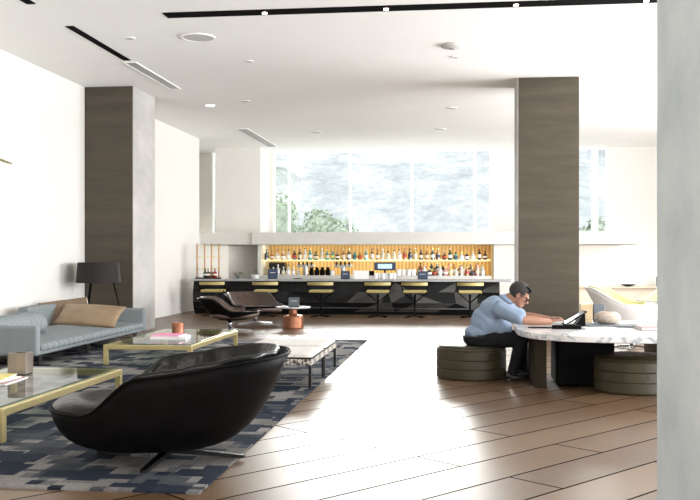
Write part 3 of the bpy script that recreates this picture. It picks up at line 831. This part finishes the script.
# bottles
def glassy(name, c): return mat(name, c, .12, 0, var=.1, spec=.8)
BC = {'clear': glassy('clear_glass_bottle', (.62,.64,.62)), 'amber': glassy('amber_bottle_glass', (.38,.15,.03)), 'dark green': glassy('green_bottle_glass', (.02,.06,.03)),
      'brown': glassy('brown_bottle_glass', (.10,.04,.015)), 'pale gold': glassy('gold_bottle_glass', (.66,.48,.17)), 'black': glassy('black_bottle_glass', (.012,.012,.014)),
      'blue': glassy('blue_bottle_glass', (.08,.20,.38)), 'red': glassy('red_bottle_glass', (.38,.04,.03)), 'teal': glassy('teal_bottle_glass', (.05,.30,.28)), 'pink': glassy('pink_bottle_glass', (.62,.32,.30))}
LABM = [M['paper'], M['yellow'], M['navy'], mat('cream_label', (.75,.66,.48), .7), mat('red_label', (.5,.06,.05), .6)]
CAPM = [M['black'], mat('gold_cap', (.7,.5,.15), .3, .8), mat('white_cap', (.8,.8,.8), .4), mat('red_cap', (.45,.04,.03), .4)]
CAPN = ['black', 'gold', 'white', 'red']; LABN = ['white', 'yellow', 'navy', 'cream', 'red']
SHAPES = {
    'tall': [(.050,0),(.056,.01),(.056,.07),(.0565,.0705),(.0565,.17),(.056,.1705),(.054,.20),(.020,.26),(.018,.33),(.022,.331),(.022,.365)],
    'squat': [(.070,0),(.078,.012),(.078,.045),(.0785,.0455),(.0785,.13),(.078,.1305),(.07,.165),(.022,.20),(.020,.235),(.030,.236),(.030,.275)],
    'round': [(.045,0),(.066,.03),(.078,.07),(.0785,.0705),(.0785,.125),(.078,.1255),(.06,.165),(.022,.20),(.019,.27),(.024,.271),(.024,.31)],
    'slim': [(.040,0),(.043,.01),(.043,.08),(.0435,.0805),(.0435,.20),(.043,.2005),(.040,.24),(.017,.30),(.016,.36),(.019,.361),(.019,.395)],
}
MI = [0,0,0,1,1,0,0,0,2,2]
cache = {}
def bottle(loc, colr, shape, li, ci, label, sc, fat=1.):
    k = (colr, shape, li, ci)
    if k not in cache:
        o = MB().lathe([(r*1.0, z) for r, z in SHAPES[shape]], 12, mis=[0,0,0,1,1,0,0,0,2,2]).build('liquor_bottle', [BC[colr], LABM[li], CAPM[ci]], smooth=False)
        for p in o.data.polygons: p.use_smooth = False
        cache[k] = o
    else:
        o = cache[k].copy(); col.objects.link(o)
    o.location = loc; o.scale = (sc*fat, sc*fat, sc); o.rotation_euler = (0,0,random.uniform(0,6))
    return o
def ordinal(n):
    s = 'th' if 10 <= n % 100 <= 20 else {1:'st',2:'nd',3:'rd'}.get(n % 10, 'th'); return '%d%s' % (n, s)
def row(xs, y, z, where, group, palette, hs, rr):
    for i, x in enumerate(xs):
        c = rr.choice(palette); sh = rr.choice(['tall','tall','squat','round','slim']); li = rr.choice([0,0,0,1,2,3,3,4]); ci = rr.randrange(4)
        if c in ('clear', 'pale gold'): li = rr.choice([0,0,3])
        o = bottle((x+rr.uniform(-.008,.008), y+rr.uniform(-.03,.03), z), c, sh, li, ci, '', rr.uniform(*hs), FAT[sh])
        tag(o, '%s %s bottle, %s cap, %s from left, %s' % (sh, c, CAPN[ci], ordinal(i+1), where), 'bottle', group)
FAT = {'tall': 1.32, 'squat': 1.05, 'round': 1.05, 'slim': 1.45}
rr = random.Random(11)
pal_u = ['clear','clear','clear','clear','amber','dark green','brown','pale gold','black','teal','pink','amber','clear']
xs = []; x = NX0+.14
while x < NX1-.18: xs.append(x); x += rr.uniform(.172, .195)
row(xs, NY0+.28, SH+.001, 'upper bar shelf', 'bottles on the upper back bar shelf', pal_u, (.88, 1.06), rr)
pal_l = ['clear','clear','clear','clear','clear','black','brown','pink','pale gold','amber']
xs = [-1.32+i*.171 for i in range(13)]
row(xs, NY0+.16, 1.116, 'front row of lower shelf', 'bottles in the front row of the lower back bar shelf', pal_l, (.80, 1.02), rr)
xs = [-1.28+i*.180 for i in range(12)]
row(xs, NY0+.46, 1.116, 'back row of lower shelf', 'bottles in the back row of the lower back bar shelf', pal_l[4:], (1.0, 1.18), rr)
xs = [-6.12+i*.17 for i in range(6)]
row(xs, NY0+.2, 1.116, 'beside the coffee machine', 'bottles by the coffee machine', ['clear','clear','pale gold','clear'], (.75, .95), rr)
# short black jars
jm = MB().lathe([(.07,0),(.085,.02),(.085,.17),(.05,.20),(.05,.23),(.06,.23),(.06,.26),(.01,.27)], 14)
j0 = None
for i in range(4):
    if j0 is None: j0 = o = jm.build('storage_jar', M['black'])
    else: o = j0.copy(); col.objects.link(o)
    o.location = (-4.84+i*.18, NY0+.2, 1.116); tag(o, 'black jar between the beer taps, %s from the left' % ordinal(i+1), 'jar', 'black jars between the taps')
gm = MB().lathe([(.05,0),(.075,.01),(.085,.16),(.078,.16),(.068,.02)], 14)
g0 = None
for i, x in enumerate((-4.15,-3.40,-3.22)):
    if g0 is None: g0 = o = gm.build('glass_cup', M['white'])
    else: o = g0.copy(); col.objects.link(o)
    o.location = (x, NY0+.2, 1.116); tag(o, 'white cup right of the black jars, %s from the left' % ordinal(i+1), 'cup', 'white cups by the taps')
for i, x in enumerate((-1.98,-1.815,-1.65,-1.49)):
    o = g0.copy(); col.objects.link(o); o.location = (x, NY0+.18+.04*(i % 2), 1.116); o.scale = (.95,.95,1.25)
    tag(o, 'pale glass right of the register, %s from the left' % ordinal(i+1), 'glass', 'pale glasses by the register')
# coffee machine
t = thing('coffee_machine', 'dark coffee machine at the left end of the back bar', 'coffee machine', (-6.05, NY0+.62, 1.116))
MB().bx(-.28,.26,-.13,.25,.22,.42).build('body', M['gunmetal'], t, bevel=.02)
MB().bx(-.26,.24,-.0,.25,.0,.225).build('back_housing', M['black'], t, bevel=.01)
MB().bx(-.28,.26,-.15,.25,.0,.03).build('drip_tray', M['steel'], t)
for s in (-.12,.1): MB().lathe([(.03,0),(.035,.06)], 12, (s,-.07,.16)).build('spout', M['chrome'], t)
# beer towers
def tower(x, label, first=None):
    if first: return dup(first, (x, NY0+.1, 1.116), 0, label)
    t = thing('beer_tap_tower', label, 'beer tap', (x, NY0+.1, 1.116), 0, 'beer tap towers on the back bar')
    MB().lathe([(.11,0),(.10,.02),(.085,.03),(.085,.30)], 18).build('column', M['chrome'], t, smooth=False)
    MB().bx(-.30,.30,-.05,.05,.28,.36).build('cross_bar', M['steel'], t, bevel=.02)
    for k in range(4):
        px_ = -.21+.14*k
        tp = MB().tube([(px_,-.05,.31),(px_,-.11,.31),(px_,-.12,.24)], .014, 8).build('tap', M['chrome'], t)
        MB().lathe([(.014,0),(.03,.04),(.026,.11),(.012,.12)], 10, (px_,-.09,.325)).build('tap_handle', M['black'], tp)
    return t
tw = tower(-5.02, 'steel beer tap tower with four black handles, left of the black jars')
tower(-3.78, 'steel beer tap tower with four black handles, right of the black jars', tw)
# register
t = thing('cash_register', 'cash register with lit blue screen on the back bar', 'register', (-2.42, NY0+.15, 1.116))
MB().bx(-.3,.25,-.12,.2,0,.06).build('base', M['steel'], t); MB().tube([(0,0,.05),(0,.03,.22)], .03, 8).build('stem', M['black'], t)
s_ = MB().box((0,0,.30),(.70,.05,.26), rot=(R(-8),0,0)).build('monitor', M['navy'], t, bevel=.012)
MB().box((0,-.028,.30),(.46,.01,.15), rot=(R(-8),0,0)).build('screen', M['screen'], s_)
o = MB().bx(-.22,.22,-.1,.1,0,.11).build('bottle_tray', M['slate'], bevel=.01); o.location = (-1.63, NY0+.62, 1.116); tag(o, 'dark low tray right of the register', 'tray')
o = MB(); o.bx(-.15,.15,-.12,.12,0,.15); o.bx(-.12,.12,-.13,-.12,.05,.1)
o = o.build('receipt_printer', M['black'], bevel=.015); o.location = (-2.93, NY0+.15, 1.116); tag(o, 'small black printer left of the register', 'printer')
# things on the bar counter
def card_stand(x, y, z, w_, h_, m, label, rz=0):
    t = thing('menu_stand', label, 'menu stand', (x, y, z), R(rz))
    MB().box((0,0,h_/2),(w_,.03,h_), rot=(R(-8),0,0)).build('card', m, t, bevel=.004)
    MB().bx(-w_/2,w_/2,-.05,.06,0,.015).build('foot', M['black'], t)
    l = MB().box((0,-.0195,h_*.62),(w_*.55,.004,h_*.06), rot=(R(-8),0,0)); l.build('lettering', M['steel'], t)
    return t
card_stand(-5.62, 27.35, CT, .30, .30, M['navy'], 'navy menu stand at the left part of the bar counter')
card_stand(-3.41, 27.35, CT, .27, .24, M['navy'], 'navy menu stand left of the white sheet on the bar')
card_stand(-1.10, 27.35, CT, .30, .24, M['navy'], 'navy menu stand on the bar right of the register')
t = thing('menu_stand', 'blank white sheet standing on the bar counter', 'menu stand', (-2.93, 27.4, CT))
MB().box((0,0,.125),(.45,.02,.25), rot=(R(-8),0,0)).build('sheet', M['paper'], t); MB().bx(-.22,.22,-.05,.06,0,.012).build('foot', M['steel'], t)
# folded napkins/cup stack on the counter
for i in range(6):
    o = g0.copy(); col.objects.link(o); o.location = (-2.50+.11*i, 27.45+.05*(i % 2), CT); o.scale = (.62,.62,1.1)
    tag(o, 'white tumbler on the bar below the register, %s from the left' % ordinal(i+1), 'glass', 'white tumblers on the bar')
# drip mat
o = MB().bx(-.12,.12,-.06,.06,0,.02).build('bar_mat', M['black']); o.location = (-4.85, 27.3, CT); tag(o, 'small black bar mat on the counter', 'mat')
# rack at left end
t = thing('copper_rack', 'open copper rod rack standing at the left end of the bar', 'rack', (-7.64, 27.45, CT))
for (x, y) in ((-.33,-.12),(-.17,.15),(.12,-.12),(.28,.15)):
    MB().tube([(x,y,0),(x,y,1.07)], .022, 8).build('post', M['rattan'], t, smooth=True)
for z in (.30,.67,1.0):
    s_ = MB(); s_.tube([(-.37,-.12,z),(.33,-.12,z)], .011, 6); s_.tube([(-.30,.15,z),(.36,.15,z)], .011, 6)
    s_.tube([(-.33,-.12,z),(-.17,.15,z)], .011, 6); s_.tube([(.12,-.12,z),(.28,.15,z)], .011, 6); s_.build('shelf_rail', M['brass'], t)
MB().bx(-.38,.36,-.16,.19,0,.03).build('base', M['black'], t)
for i, (x, y, c) in enumerate(((-.10,-.02,'dark green'),(.0,-.06,'brown'),(.19,.03,'red'),(.06,.08,'black'))):
    o = bottle((-7.64+x, 27.45+y, CT+.031), c, 'round' , 0, 0, '', .92)
    tag(o, 'round %s bottle standing inside the copper rack' % c, 'bottle', 'bottles in the copper rack')
# fruit bowl and herb pot behind the bar
t = thing('potted_herb', 'small leafy herb pot on the bar right of the copper rack', 'plant', (-6.72, 27.5, CT))
MB().lathe([(.06,0),(.08,.09),(.07,.09),(.06,.06)], 14).build('pot', M['slate'], t)
lf = MB(); rl = random.Random(2)
for k in range(60):
    a_ = rl.uniform(0,2*PI); r_ = rl.uniform(.0,.15); z = .09+rl.uniform(.0,.10); c, s = math.cos(a_), math.sin(a_)
    lf.add([(r_*c,r_*s,z),(r_*c+.03*c-.015*s,r_*s+.03*s+.015*c,z+.02),(r_*c+.06*c,r_*s+.06*s,z+.01),(r_*c+.03*c+.015*s,r_*s+.03*s-.015*c,z+.02)], [(0,1,2,3)])
lf.build('leaves', mat('herb_leaf', (.16,.17,.06), .6), t)
t = thing('ice_bucket', 'steel bucket with dark bottles on the bar beside the left menu stand', 'bucket', (-6.18, 27.5, CT))
MB().lathe([(.10,0),(.13,.13),(.14,.13),(.125,.02)], 20).build('bucket', M['steel'], t)
MB().lathe([(.145,.125),(.15,.135),(.14,.14)], 20).build('rim', M['chrome'], t)
for i, (x, s) in enumerate(((-.05, 1), (.06, -1))):
    o = bottle((-6.18+x, 27.5, CT+.02), 'black', 'slim', 2, 0, '', .6); o.rotation_euler = (0, s*R(-8)*-1, 0)
    tag(o, 'small black bottle leaning %s in the steel bucket' % ('left' if s > 0 else 'right'), 'bottle')

# ------------------------------------------------------------------ copper side table
t = thing('side_table', 'round white topped side table on a copper bottle-shaped base', 'side table', (-4.03, 22.05, 0))
MB().lathe([(.235,0),(.25,.015),(.25,.27),(.235,.30),(.12,.325),(.095,.36),(.095,.44),(.12,.475)], 40).build('base', M['copper'], t, smooth=False)
MB().lathe([(.12,.475),(.41,.485),(.425,.495),(.425,.515),(.415,.52)], 48).build('tabletop', M['marble'], t)
card_stand(-4.0, 22.0, .522, .26, .22, M['slate'], 'slate grey menu card on the copper side table')

# ------------------------------------------------------------------ the man
def capsule(mb, p0, p1, r0, r1, n=14):
    p0, p1 = Vector(p0), Vector(p1); d = (p1-p0); L = d.length; d.normalize()
    prof = []
    for k in range(6): a_ = -PI/2+PI/2*k/5; prof.append((max(.0005, r0*math.cos(a_)), r0*math.sin(a_)))
    for k in range(6): a_ = PI/2*k/5; prof.append((max(.0005, r1*math.cos(a_)), L+r1*math.sin(a_)))
    q = d.to_track_quat('Z', 'Y').to_matrix().to_4x4()
    mb.lathe(prof, n, mtx=Matrix.Translation(p0) @ q)
def ellip(mb, c, r, rot=(0,0,0), n=20):
    prof = [(max(.001, math.cos(-PI/2+PI*k/14)), math.sin(-PI/2+PI*k/14)) for k in range(15)]
    m_ = Matrix.Translation(c) @ (Matrix.Rotation(rot[2],4,'Z') @ Matrix.Rotation(rot[1],4,'Y') @ Matrix.Rotation(rot[0],4,'X')) @ Matrix.Diagonal((*r, 1))
    mb.lathe(prof, n, mtx=m_)
def fuse(mb, name, m, parent, voxel, smooth_it=6, disp=None):
    o = mb.build(name, m, None, smooth=True)
    q = o.modifiers.new('fuse', 'REMESH'); q.mode = 'VOXEL'; q.voxel_size = voxel; q.use_smooth_shade = True
    q = o.modifiers.new('relax', 'SMOOTH'); q.iterations = smooth_it; q.factor = .5
    dg = bpy.context.evaluated_depsgraph_get(); dg.update()
    me = bpy.data.meshes.new_from_object(o.evaluated_get(dg)); o.modifiers.clear(); o.data = me
    if not me.materials: me.materials.append(m)
    if disp:
        me.calc_loop_triangles()
        nrm = [v.normal.copy() for v in me.vertices]
        for v, nn in zip(me.vertices, nrm): v.co += nn*disp(v.co)
    for p in me.polygons: p.use_smooth = True
    o.parent = parent; return o

MX, MY = 0.0, 13.35
man = thing('person', 'person in light blue short-sleeved shirt sitting on a drum stool, leaning over the table', 'person', (.2, 13.35, 0))
def L(x, y, z): return Vector((x-.2, y-13.35, z))
# joints (world), right side is nearest the camera (-y)
pel = L(.27, 13.35, .60)
chest = L(.50, 13.35, .95); neck = L(.64, 13.35, 1.12); head = L(.845, 13.33, 1.19)
shR, shL = L(.57, 13.07, 1.00), L(.60, 13.63, 1.00)
elR, elL = L(.88, 12.92, .865), L(.93, 13.75, .865)
wrR, wrL = L(1.24, 13.02, .835), L(1.27, 13.52, .84)
hipR, hipL = L(.30, 13.22, .56), L(.30, 13.48, .56)
knR, knL = L(.86, 13.14, .57), L(.88, 13.60, .57)
anR, anL = L(.73, 13.10, .10), L(.92, 13.55, .10)
body = MB()
ellip(body, pel, (.19,.21,.15)); ellip(body, (pel+chest)/2+Vector((.02,0,0)), (.17,.19,.22), (0,R(28),0)); ellip(body, chest, (.15,.24,.20), (0,R(35),0))
capsule(body, chest+Vector((.06,0,.08)), neck+Vector((.06,0,.03)), .09, .075)
capsule(body, neck, head+Vector((-.02,0,-.02)), .075, .075)
for a_, b_, c_ in ((shR, elR, wrR), (shL, elL, wrL)):
    capsule(body, a_, b_, .085, .066); capsule(body, b_, b_.lerp(c_, .35), .064, .066); capsule(body, b_.lerp(c_, .35), c_, .066, .042)
for a_, b_, c_ in ((hipR, knR, anR), (hipL, knL, anL)):
    capsule(body, a_, b_, .115, .08); capsule(body, b_, b_.lerp(c_, .3), .075, .075); capsule(body, b_.lerp(c_, .3), c_, .075, .048)
    capsule(body, c_+Vector((-.03,0,-.04)), c_+Vector((.17,0,-.065)), .05, .03)
# head: local frame, face direction tilted down
hq = Matrix.Translation(head) @ Matrix.Rotation(R(33),4,'Y') @ Matrix.Rotation(R(-6),4,'Z') @ Matrix.Scale(1.36, 4)
def hp(x, y, z): return hq @ Vector((x, y, z))
def hell(mb, c, r, rot=(0,0,0)):
    prof = [(max(.001, math.cos(-PI/2+PI*k/12)), math.sin(-PI/2+PI*k/12)) for k in range(13)]
    m_ = hq @ Matrix.Translation(c) @ Matrix.Rotation(rot[1],4,'Y') @ Matrix.Diagonal((*r, 1)); mb.lathe(prof, 18, mtx=m_)
hell(body, (-.015,0,.03), (.098,.076,.090)); hell(body, (.035,0,-.03), (.060,.062,.085)); hell(body, (.055,0,-.085), (.038,.042,.032))
hell(body, (.078,0,.022), (.022,.05,.014)); hell(body, (.102,0,-.028), (.022,.014,.016)); hell(body, (.092,0,-.008), (.016,.011,.034), (0,R(-18),0))
hell(body, (.083,0,-.060), (.014,.025,.008)); hell(body, (.081,0,-.073), (.014,.022,.008))
for s in (-1, 1):
    hell(body, (.055,s*.042,-.022), (.028,.024,.022)); hell(body, (-.008,s*.080,-.012), (.022,.010,.036)); hell(body, (-.012,s*.086,-.008), (.016,.008,.028))
# hands: palm, four bent fingers, thumb
def hand(wr, side, fwd, curl):
    f = Vector(fwd).normalized(); up = Vector((0,0,1)); lat = f.cross(up).normalized()*side   # lat: towards the thumb
    pc = wr+f*.055
    m_ = Matrix.Translation(pc) @ f.to_track_quat('X','Z').to_matrix().to_4x4() @ Matrix.Diagonal((.062,.046,.020,1))
    prof = [(max(.001, math.cos(-PI/2+PI*k/12)), math.sin(-PI/2+PI*k/12)) for k in range(13)]
    body.lathe(prof, 16, mtx=m_)
    for k, (off, ln) in enumerate(((.033,.092),(.011,.104),(-.011,.097),(-.032,.078))):
        b0 = wr+f*.095+lat*off; d1 = (f+up*.10*(1-curl)).normalized(); d2 = (f-up*(.25+.35*curl)).normalized(); d3 = (f*.8-up*(.5+.5*curl)).normalized()
        j1 = b0+d1*ln*.45; j2 = j1+d2*ln*.32; j3 = j2+d3*ln*.26
        capsule(body, b0-f*.02, j1, .0125, .0115, 10); capsule(body, j1, j2, .0115, .0105, 10); capsule(body, j2, j3, .0105, .0085, 10)
    b0 = wr+f*.03+lat*.038; j1 = b0+(f*.6+lat*.55).normalized()*.05; j2 = j1+(f*.95+lat*.1-up*.1).normalized()*.045
    capsule(body, b0-lat*.012, j1, .016, .0135, 10); capsule(body, j1, j2, .0135, .0105, 10)
hand(wrR+Vector((.01,0,.012)), -1, (1,.10,.12), .3)
hand(wrL+Vector((.01,0,.012)), 1, (1,-.30,.10), .5)
fuse(body, 'body', M['skin'], man, .0075, 4)
# shirt
sh = MB()
ellip(sh, pel+Vector((.03,0,.05)), (.235,.245,.15)); ellip(sh, (pel+chest)/2+Vector((.03,0,.02)), (.265,.27,.27), (0,R(30),0)); ellip(sh, chest+Vector((-.03,0,.01)), (.20,.29,.235), (0,R(38),0))
ellip(sh, (pel+chest)/2+Vector((.16,0,-.08)), (.20,.23,.20))
capsule(sh, shR+Vector((0,.05,.02)), shL+Vector((0,-.05,.02)), .105, .105)
capsule(sh, chest+Vector((.03,0,.06)), neck+Vector((.005,0,-.005)), .15, .088)
for a_, b_ in ((shR, elR), (shL, elL)): capsule(sh, a_, a_.lerp(b_, .80), .118, .102)
def wr_(c): return .006*noise.noise((c.x*7, c.y*7, c.z*9))+.0035*math.sin(c.z*34+c.x*26+3*noise.noise(c*5))
sm = fuse(sh, 'shirt', M['shirt'], man, .011, 5, wr_)
cdir = Vector((.55,0,.83)); cu = Vector((.83,0,-.55)); cc = neck+Vector((.015,0,.01))
MB().tube([tuple(cc+cu*(.088*math.cos(2*PI*i/24))+Vector((0,.098*math.sin(2*PI*i/24),0))) for i in range(25)], .026, 8).build('collar', M['shirt'], sm, smooth=True)
# trousers
tr = MB()
ellip(tr, pel+Vector((-.0,0,-.045)), (.235,.25,.12))
for a_, b_, c_ in ((hipR, knR, anR), (hipL, knL, anL)):
    capsule(tr, a_, b_, .135, .10); capsule(tr, b_, b_.lerp(c_, .3), .097, .092); capsule(tr, b_.lerp(c_, .3), c_.lerp(b_, .04), .092, .078)
fuse(tr, 'trousers', M['trousers'], man, .011, 5, lambda c: .006*noise.noise((c.x*9, c.y*9, c.z*9)))
for c_ in (anR, anL):
    s_ = MB(); ellip(s_, c_+Vector((.05,0,-.055)), (.17,.062,.045)); ellip(s_, c_+Vector((-.04,0,-.03)), (.075,.058,.07)); s_.box(c_+Vector((.05,0,-.092)), (.30,.10,.014))
    fuse(s_, 'shoe', M['shoe'], man, .008, 3)
# hair: cap over the crown, cropped at ears and forehead
hr = MB(); prof = [(max(.001, math.cos(-PI/2+PI*k/20)), math.sin(-PI/2+PI*k/20)) for k in range(21)]
hr.lathe(prof, 32, mtx=hq @ Matrix.Translation((-.018,0,.036)) @ Matrix.Diagonal((.112,.088,.098,1)))
bmk = hr; inv_ = hq.inverted()
nv = []; keep = []
for i, v in enumerate(hr.v):
    l = inv_ @ Vector(v); keep.append(l.z > (.055 if l.x > .055 else (.012 if l.x > -.01 else -.052)))
ff = [f for f in hr.f if all(keep[i] for i in f)]
h2 = MB(); h2.v = [tuple(Vector(v) + (Vector(v)-head).normalized()*.006*noise.noise(Vector(v)*40)) for v in hr.v]; h2.f = ff; h2.m = [0]*len(ff)
ho = h2.build('hair', M['hair'], man, smooth=True); q = ho.modifiers.new('t', 'SOLIDIFY'); q.thickness = .022; q.offset = -.4
hf = MB()
for k in range(9):
    y_ = -.055+.11*k/8; hf.tube([tuple(hp(.02,y_,.118)), tuple(hp(.065,y_*1.02,.112)), tuple(hp(.105,y_,.092-.008*(k % 2)))], .017, 7, r2=.007)
hf.build('fringe', M['hair'], ho, smooth=True)
# glasses
g_ = MB()
for s in (-1, 1):
    ring = [tuple(hp(.100, s*.036+.026*math.cos(2*PI*i/16), -.004+.019*math.sin(2*PI*i/16))) for i in range(17)]
    g_.tube(ring, .004, 6)
    g_.tube([tuple(hp(.098,s*.062,.002)), tuple(hp(.05,s*.080,.004)), tuple(hp(-.01,s*.090,.002))], .0055, 6)
    g_.add([tuple(hp(.100,s*.036+.025*math.cos(2*PI*i/16),-.004+.018*math.sin(2*PI*i/16))) for i in range(16)], [tuple(range(16))])
g_.tube([tuple(hp(.101,-.012,.0)), tuple(hp(.101,.012,.0))], .004, 6)
g_.build('glasses', M['black'], man)
b_ = MB(); b_.tube([tuple(pel+Vector((.235*math.cos(2*PI*i/28)+.01,.25*math.sin(2*PI*i/28),.0+.03*0))) for i in range(29)], .016, 6); b_.build('belt', M['shoe'], man)

# ------------------------------------------------------------------ small bowl on the beige ledge
o = MB().lathe([(.06,0),(.22,.05),(.26,.07),(.25,.08),(.18,.06),(.02,.03)], 24).build('shallow_bowl', M['gunmetal'], smooth=True)
o.location = (5.75, 32.6, .701); tag(o, 'dark shallow bowl on the low beige panel at the far right', 'bowl')
o = MB().bx(-.14,.14,-.14,.14,0,.34).build('side_box', M['slate'], bevel=.01); o.location = (6.95, 32.05, .36)
o.location = (6.85, 32.6, .701); tag(o, 'small grey box on the low beige panel beside the foreground column', 'box')

# ------------------------------------------------------------------ outdoors
n1, n2 = 90, 60; vs = []; fs = []
for j in range(n2+1):
    y = 36+ (150-36)*j/n2
    for i in range(n1+1):
        x = -95+190*i/n1*1.0
        f = max(0, (y-88)/(150-88))
        ridge = 19.3+1.1*noise.noise((x*.03,3.3,0))+.9*noise.noise((x*.11,1.2,0))
        z = -.3+ridge*f+1.6*f*noise.noise((x*.06,y*.05,2.))+.35*noise.noise((x*.3,y*.2,7.))*f
        vs.append((x,y,z))
for j in range(n2):
    for i in range(n1): k = j*(n1+1)+i; fs.append((k,k+1,k+n1+2,k+n1+1))
o = MB().add(vs, fs).build('hillside', M['hill'], smooth=True); tag(o, 'pale dry hillside outside the back windows', 'hill'); struct(o)
def tree(loc, h, r, m, label, seed):
    rl = random.Random(seed); t = thing('tree', label, 'tree', loc, 0, 'trees outside the window')
    MB().tube([(0,0,-.4),(.1,0,h*.35),(0,0,h*.6)], .14, 8, r2=.07).build('trunk', M['trunk'], t)
    lf = MB()
    for k in range(900):
        d = Vector((rl.gauss(0,1), rl.gauss(0,1), rl.gauss(0,1))).normalized(); q = rl.uniform(.55,1)
        p = Vector((d.x*r*q*(1+.25*noise.noise(d*2+Vector((seed,0,0)))), d.y*r*q, h*.62+d.z*h*.38*q))
        s_ = rl.uniform(.10,.22); a_ = Vector((rl.gauss(0,1), rl.gauss(0,1), rl.gauss(0,1))).normalized(); b_ = a_.cross(d).normalized()
        lf.add([tuple(p-a_*s_), tuple(p+b_*s_*.6), tuple(p+a_*s_), tuple(p-b_*s_*.6)], [(0,1,2,3)])
    ellip(lf, (0,0,h*.62), (r*.72, r*.72, h*.28))
    lf.build('crown', m, t)
for i, (x, y, h, r, mk, lb) in enumerate(((-9.6, 47, 5.4, 1.5, 'leaf', 'pale green tree outside the window, first right of the palm'),
        (-8.1, 53, 4.8, 1.5, 'leaf', 'pale green tree outside the window, second right of the palm'),
        (-6.3, 48, 3.9, 1.3, 'leaf', 'low pale green tree outside the window by the second mullion'),
        (-4.4, 51, 3.3, 1.3, 'leaf2', 'grey-green shrub outside below the middle of the window'),
        (.4, 50, 3.0, 1.5, 'leaf2', 'grey-green shrub outside at the right part of the window'),
        (-13.6, 47, 5.6, 1.3, 'leaf', 'green tree seen through the narrow left window'),
        (6.9, 48, 4.0, 1.0, 'leaf', 'green tree seen through the window right of the column'))):
    tree((x, y, -.2), h, r, M[mk], lb, i+3)
t = thing('palm_tree', 'tall palm tree outside at the left edge of the main window', 'tree', (-9.1, 44, -.2))
MB().tube([(0,0,-.3),(.1,0,3.),(0,0,6.2)], .17, 8, r2=.11).build('trunk', M['trunk'], t)
rl = random.Random(5)
for k in range(16):
    a_ = 2*PI*k/16+rl.uniform(-.1,.1); el = rl.uniform(-.2,.9); fr = MB(); pts = []
    for q in range(9):
        f = q/8; pts.append(Vector((math.cos(a_)*1.5*f, math.sin(a_)*1.5*f, 6.2+1.0*el*f-1.4*f*f)))
    for q in range(8):
        d = (pts[q+1]-pts[q]).normalized(); sd = d.cross(Vector((0,0,1))).normalized()
        for s in (-1, 1):
            for w_ in (0,.5):
                p0 = pts[q].lerp(pts[q+1], w_); fr.add([tuple(p0), tuple(p0+d*.06), tuple(p0+sd*s*.38+d*.2-Vector((0,0,.15)))], [(0,1,2)])
    fr.build('frond', M['leaf2'], t)

# ------------------------------------------------------------------ light
wd = bpy.data.worlds.new('sky'); scn.world = wd; wd.use_nodes = True
bg = wd.node_tree.nodes['Background']; bg.inputs[0].default_value = (.95, .975, 1, 1); bg.inputs[1].default_value = 1.6
def sun(az, el, strength, ang, c):
    l = bpy.data.lights.new('sun', 'SUN'); l.energy = strength; l.angle = R(ang); l.color = c
    o = bpy.data.objects.new('sun', l); col.objects.link(o)
    d = Vector((-math.sin(R(az))*math.cos(R(el)), -math.cos(R(az))*math.cos(R(el)), -math.sin(R(el))))   # travel direction
    o.rotation_euler = d.to_track_quat('-Z', 'Y').to_euler(); return o
sun(-1, 10.5, 6.5, 26, (1, .985, .965))
def area(name, loc, aim, sx, sy, power, c=(1,1,1)):
    l = bpy.data.lights.new(name, 'AREA'); l.shape = 'RECTANGLE'; l.size = sx; l.size_y = sy; l.energy = power; l.color = c
    o = bpy.data.objects.new(name, l); col.objects.link(o); o.location = loc
    o.rotation_euler = (Vector(aim)-Vector(loc)).to_track_quat('-Z', 'Y').to_euler(); return o
area('daylight_right_near', (XR+.1, 8.5, 2.6), (-1, 11.5, 5.2), 10.5, 4.4, 1250, (.97,.985,1))
area('daylight_right_far', (XR+.1, 20.5, 2.6), (-1, 19.5, 5.2), 8.5, 4.4, 2000, (.97,.985,1))
area('ceiling_fill', (-1, -2.4, 2.2), (-1.5, 11, 5.6), 9, 1.5, 320, (1,.985,.96))  # added fill behind the camera to brighten the ceiling, no fitting there
area('front_fill', (-2, 4, 5.45), (-2.5, 9, 1), 8, 4, 45, (1,.97,.92))  # added soft fill out of view, stands for no real lamp
for x in (-5.6, -2.7, .2-.2):
    area('shelf_glow', (x+.1, 30.1, 2.09), (x+.1, 30.6, 1.3), 2.4, .12, 7, (1,.82,.55))
    area('shelf_glow_low', (x+.1, 30.2, 1.57), (x+.1, 30.7, 1.1), 2.4, .12, 8, (1,.88,.58))
area('ledge_fill', (4.2, 31.2, 2.10), (4.2, 32.2, .6), 5., .5, 70, (1,.985,.96))  # added fill to lift the wall and beige panel under the ledge
area('alcove_fill', (-8.9, 31.2, 2.10), (-8.9, 32.2, .8), 1.6, .5, 38, (1,.97,.93))  # added fill to whiten the shaded back wall at the left
# ------------------------------------------------------------------ colour
scn.view_settings.view_transform = 'Standard'
scn.view_settings.look = 'None'
scn.view_settings.exposure = .34
scn.cycles.use_denoising = True
scn.cycles.max_bounces = 10; scn.cycles.diffuse_bounces = 6; scn.cycles.transparent_max_bounces = 12
scn.cycles.sample_clamp_indirect = 8
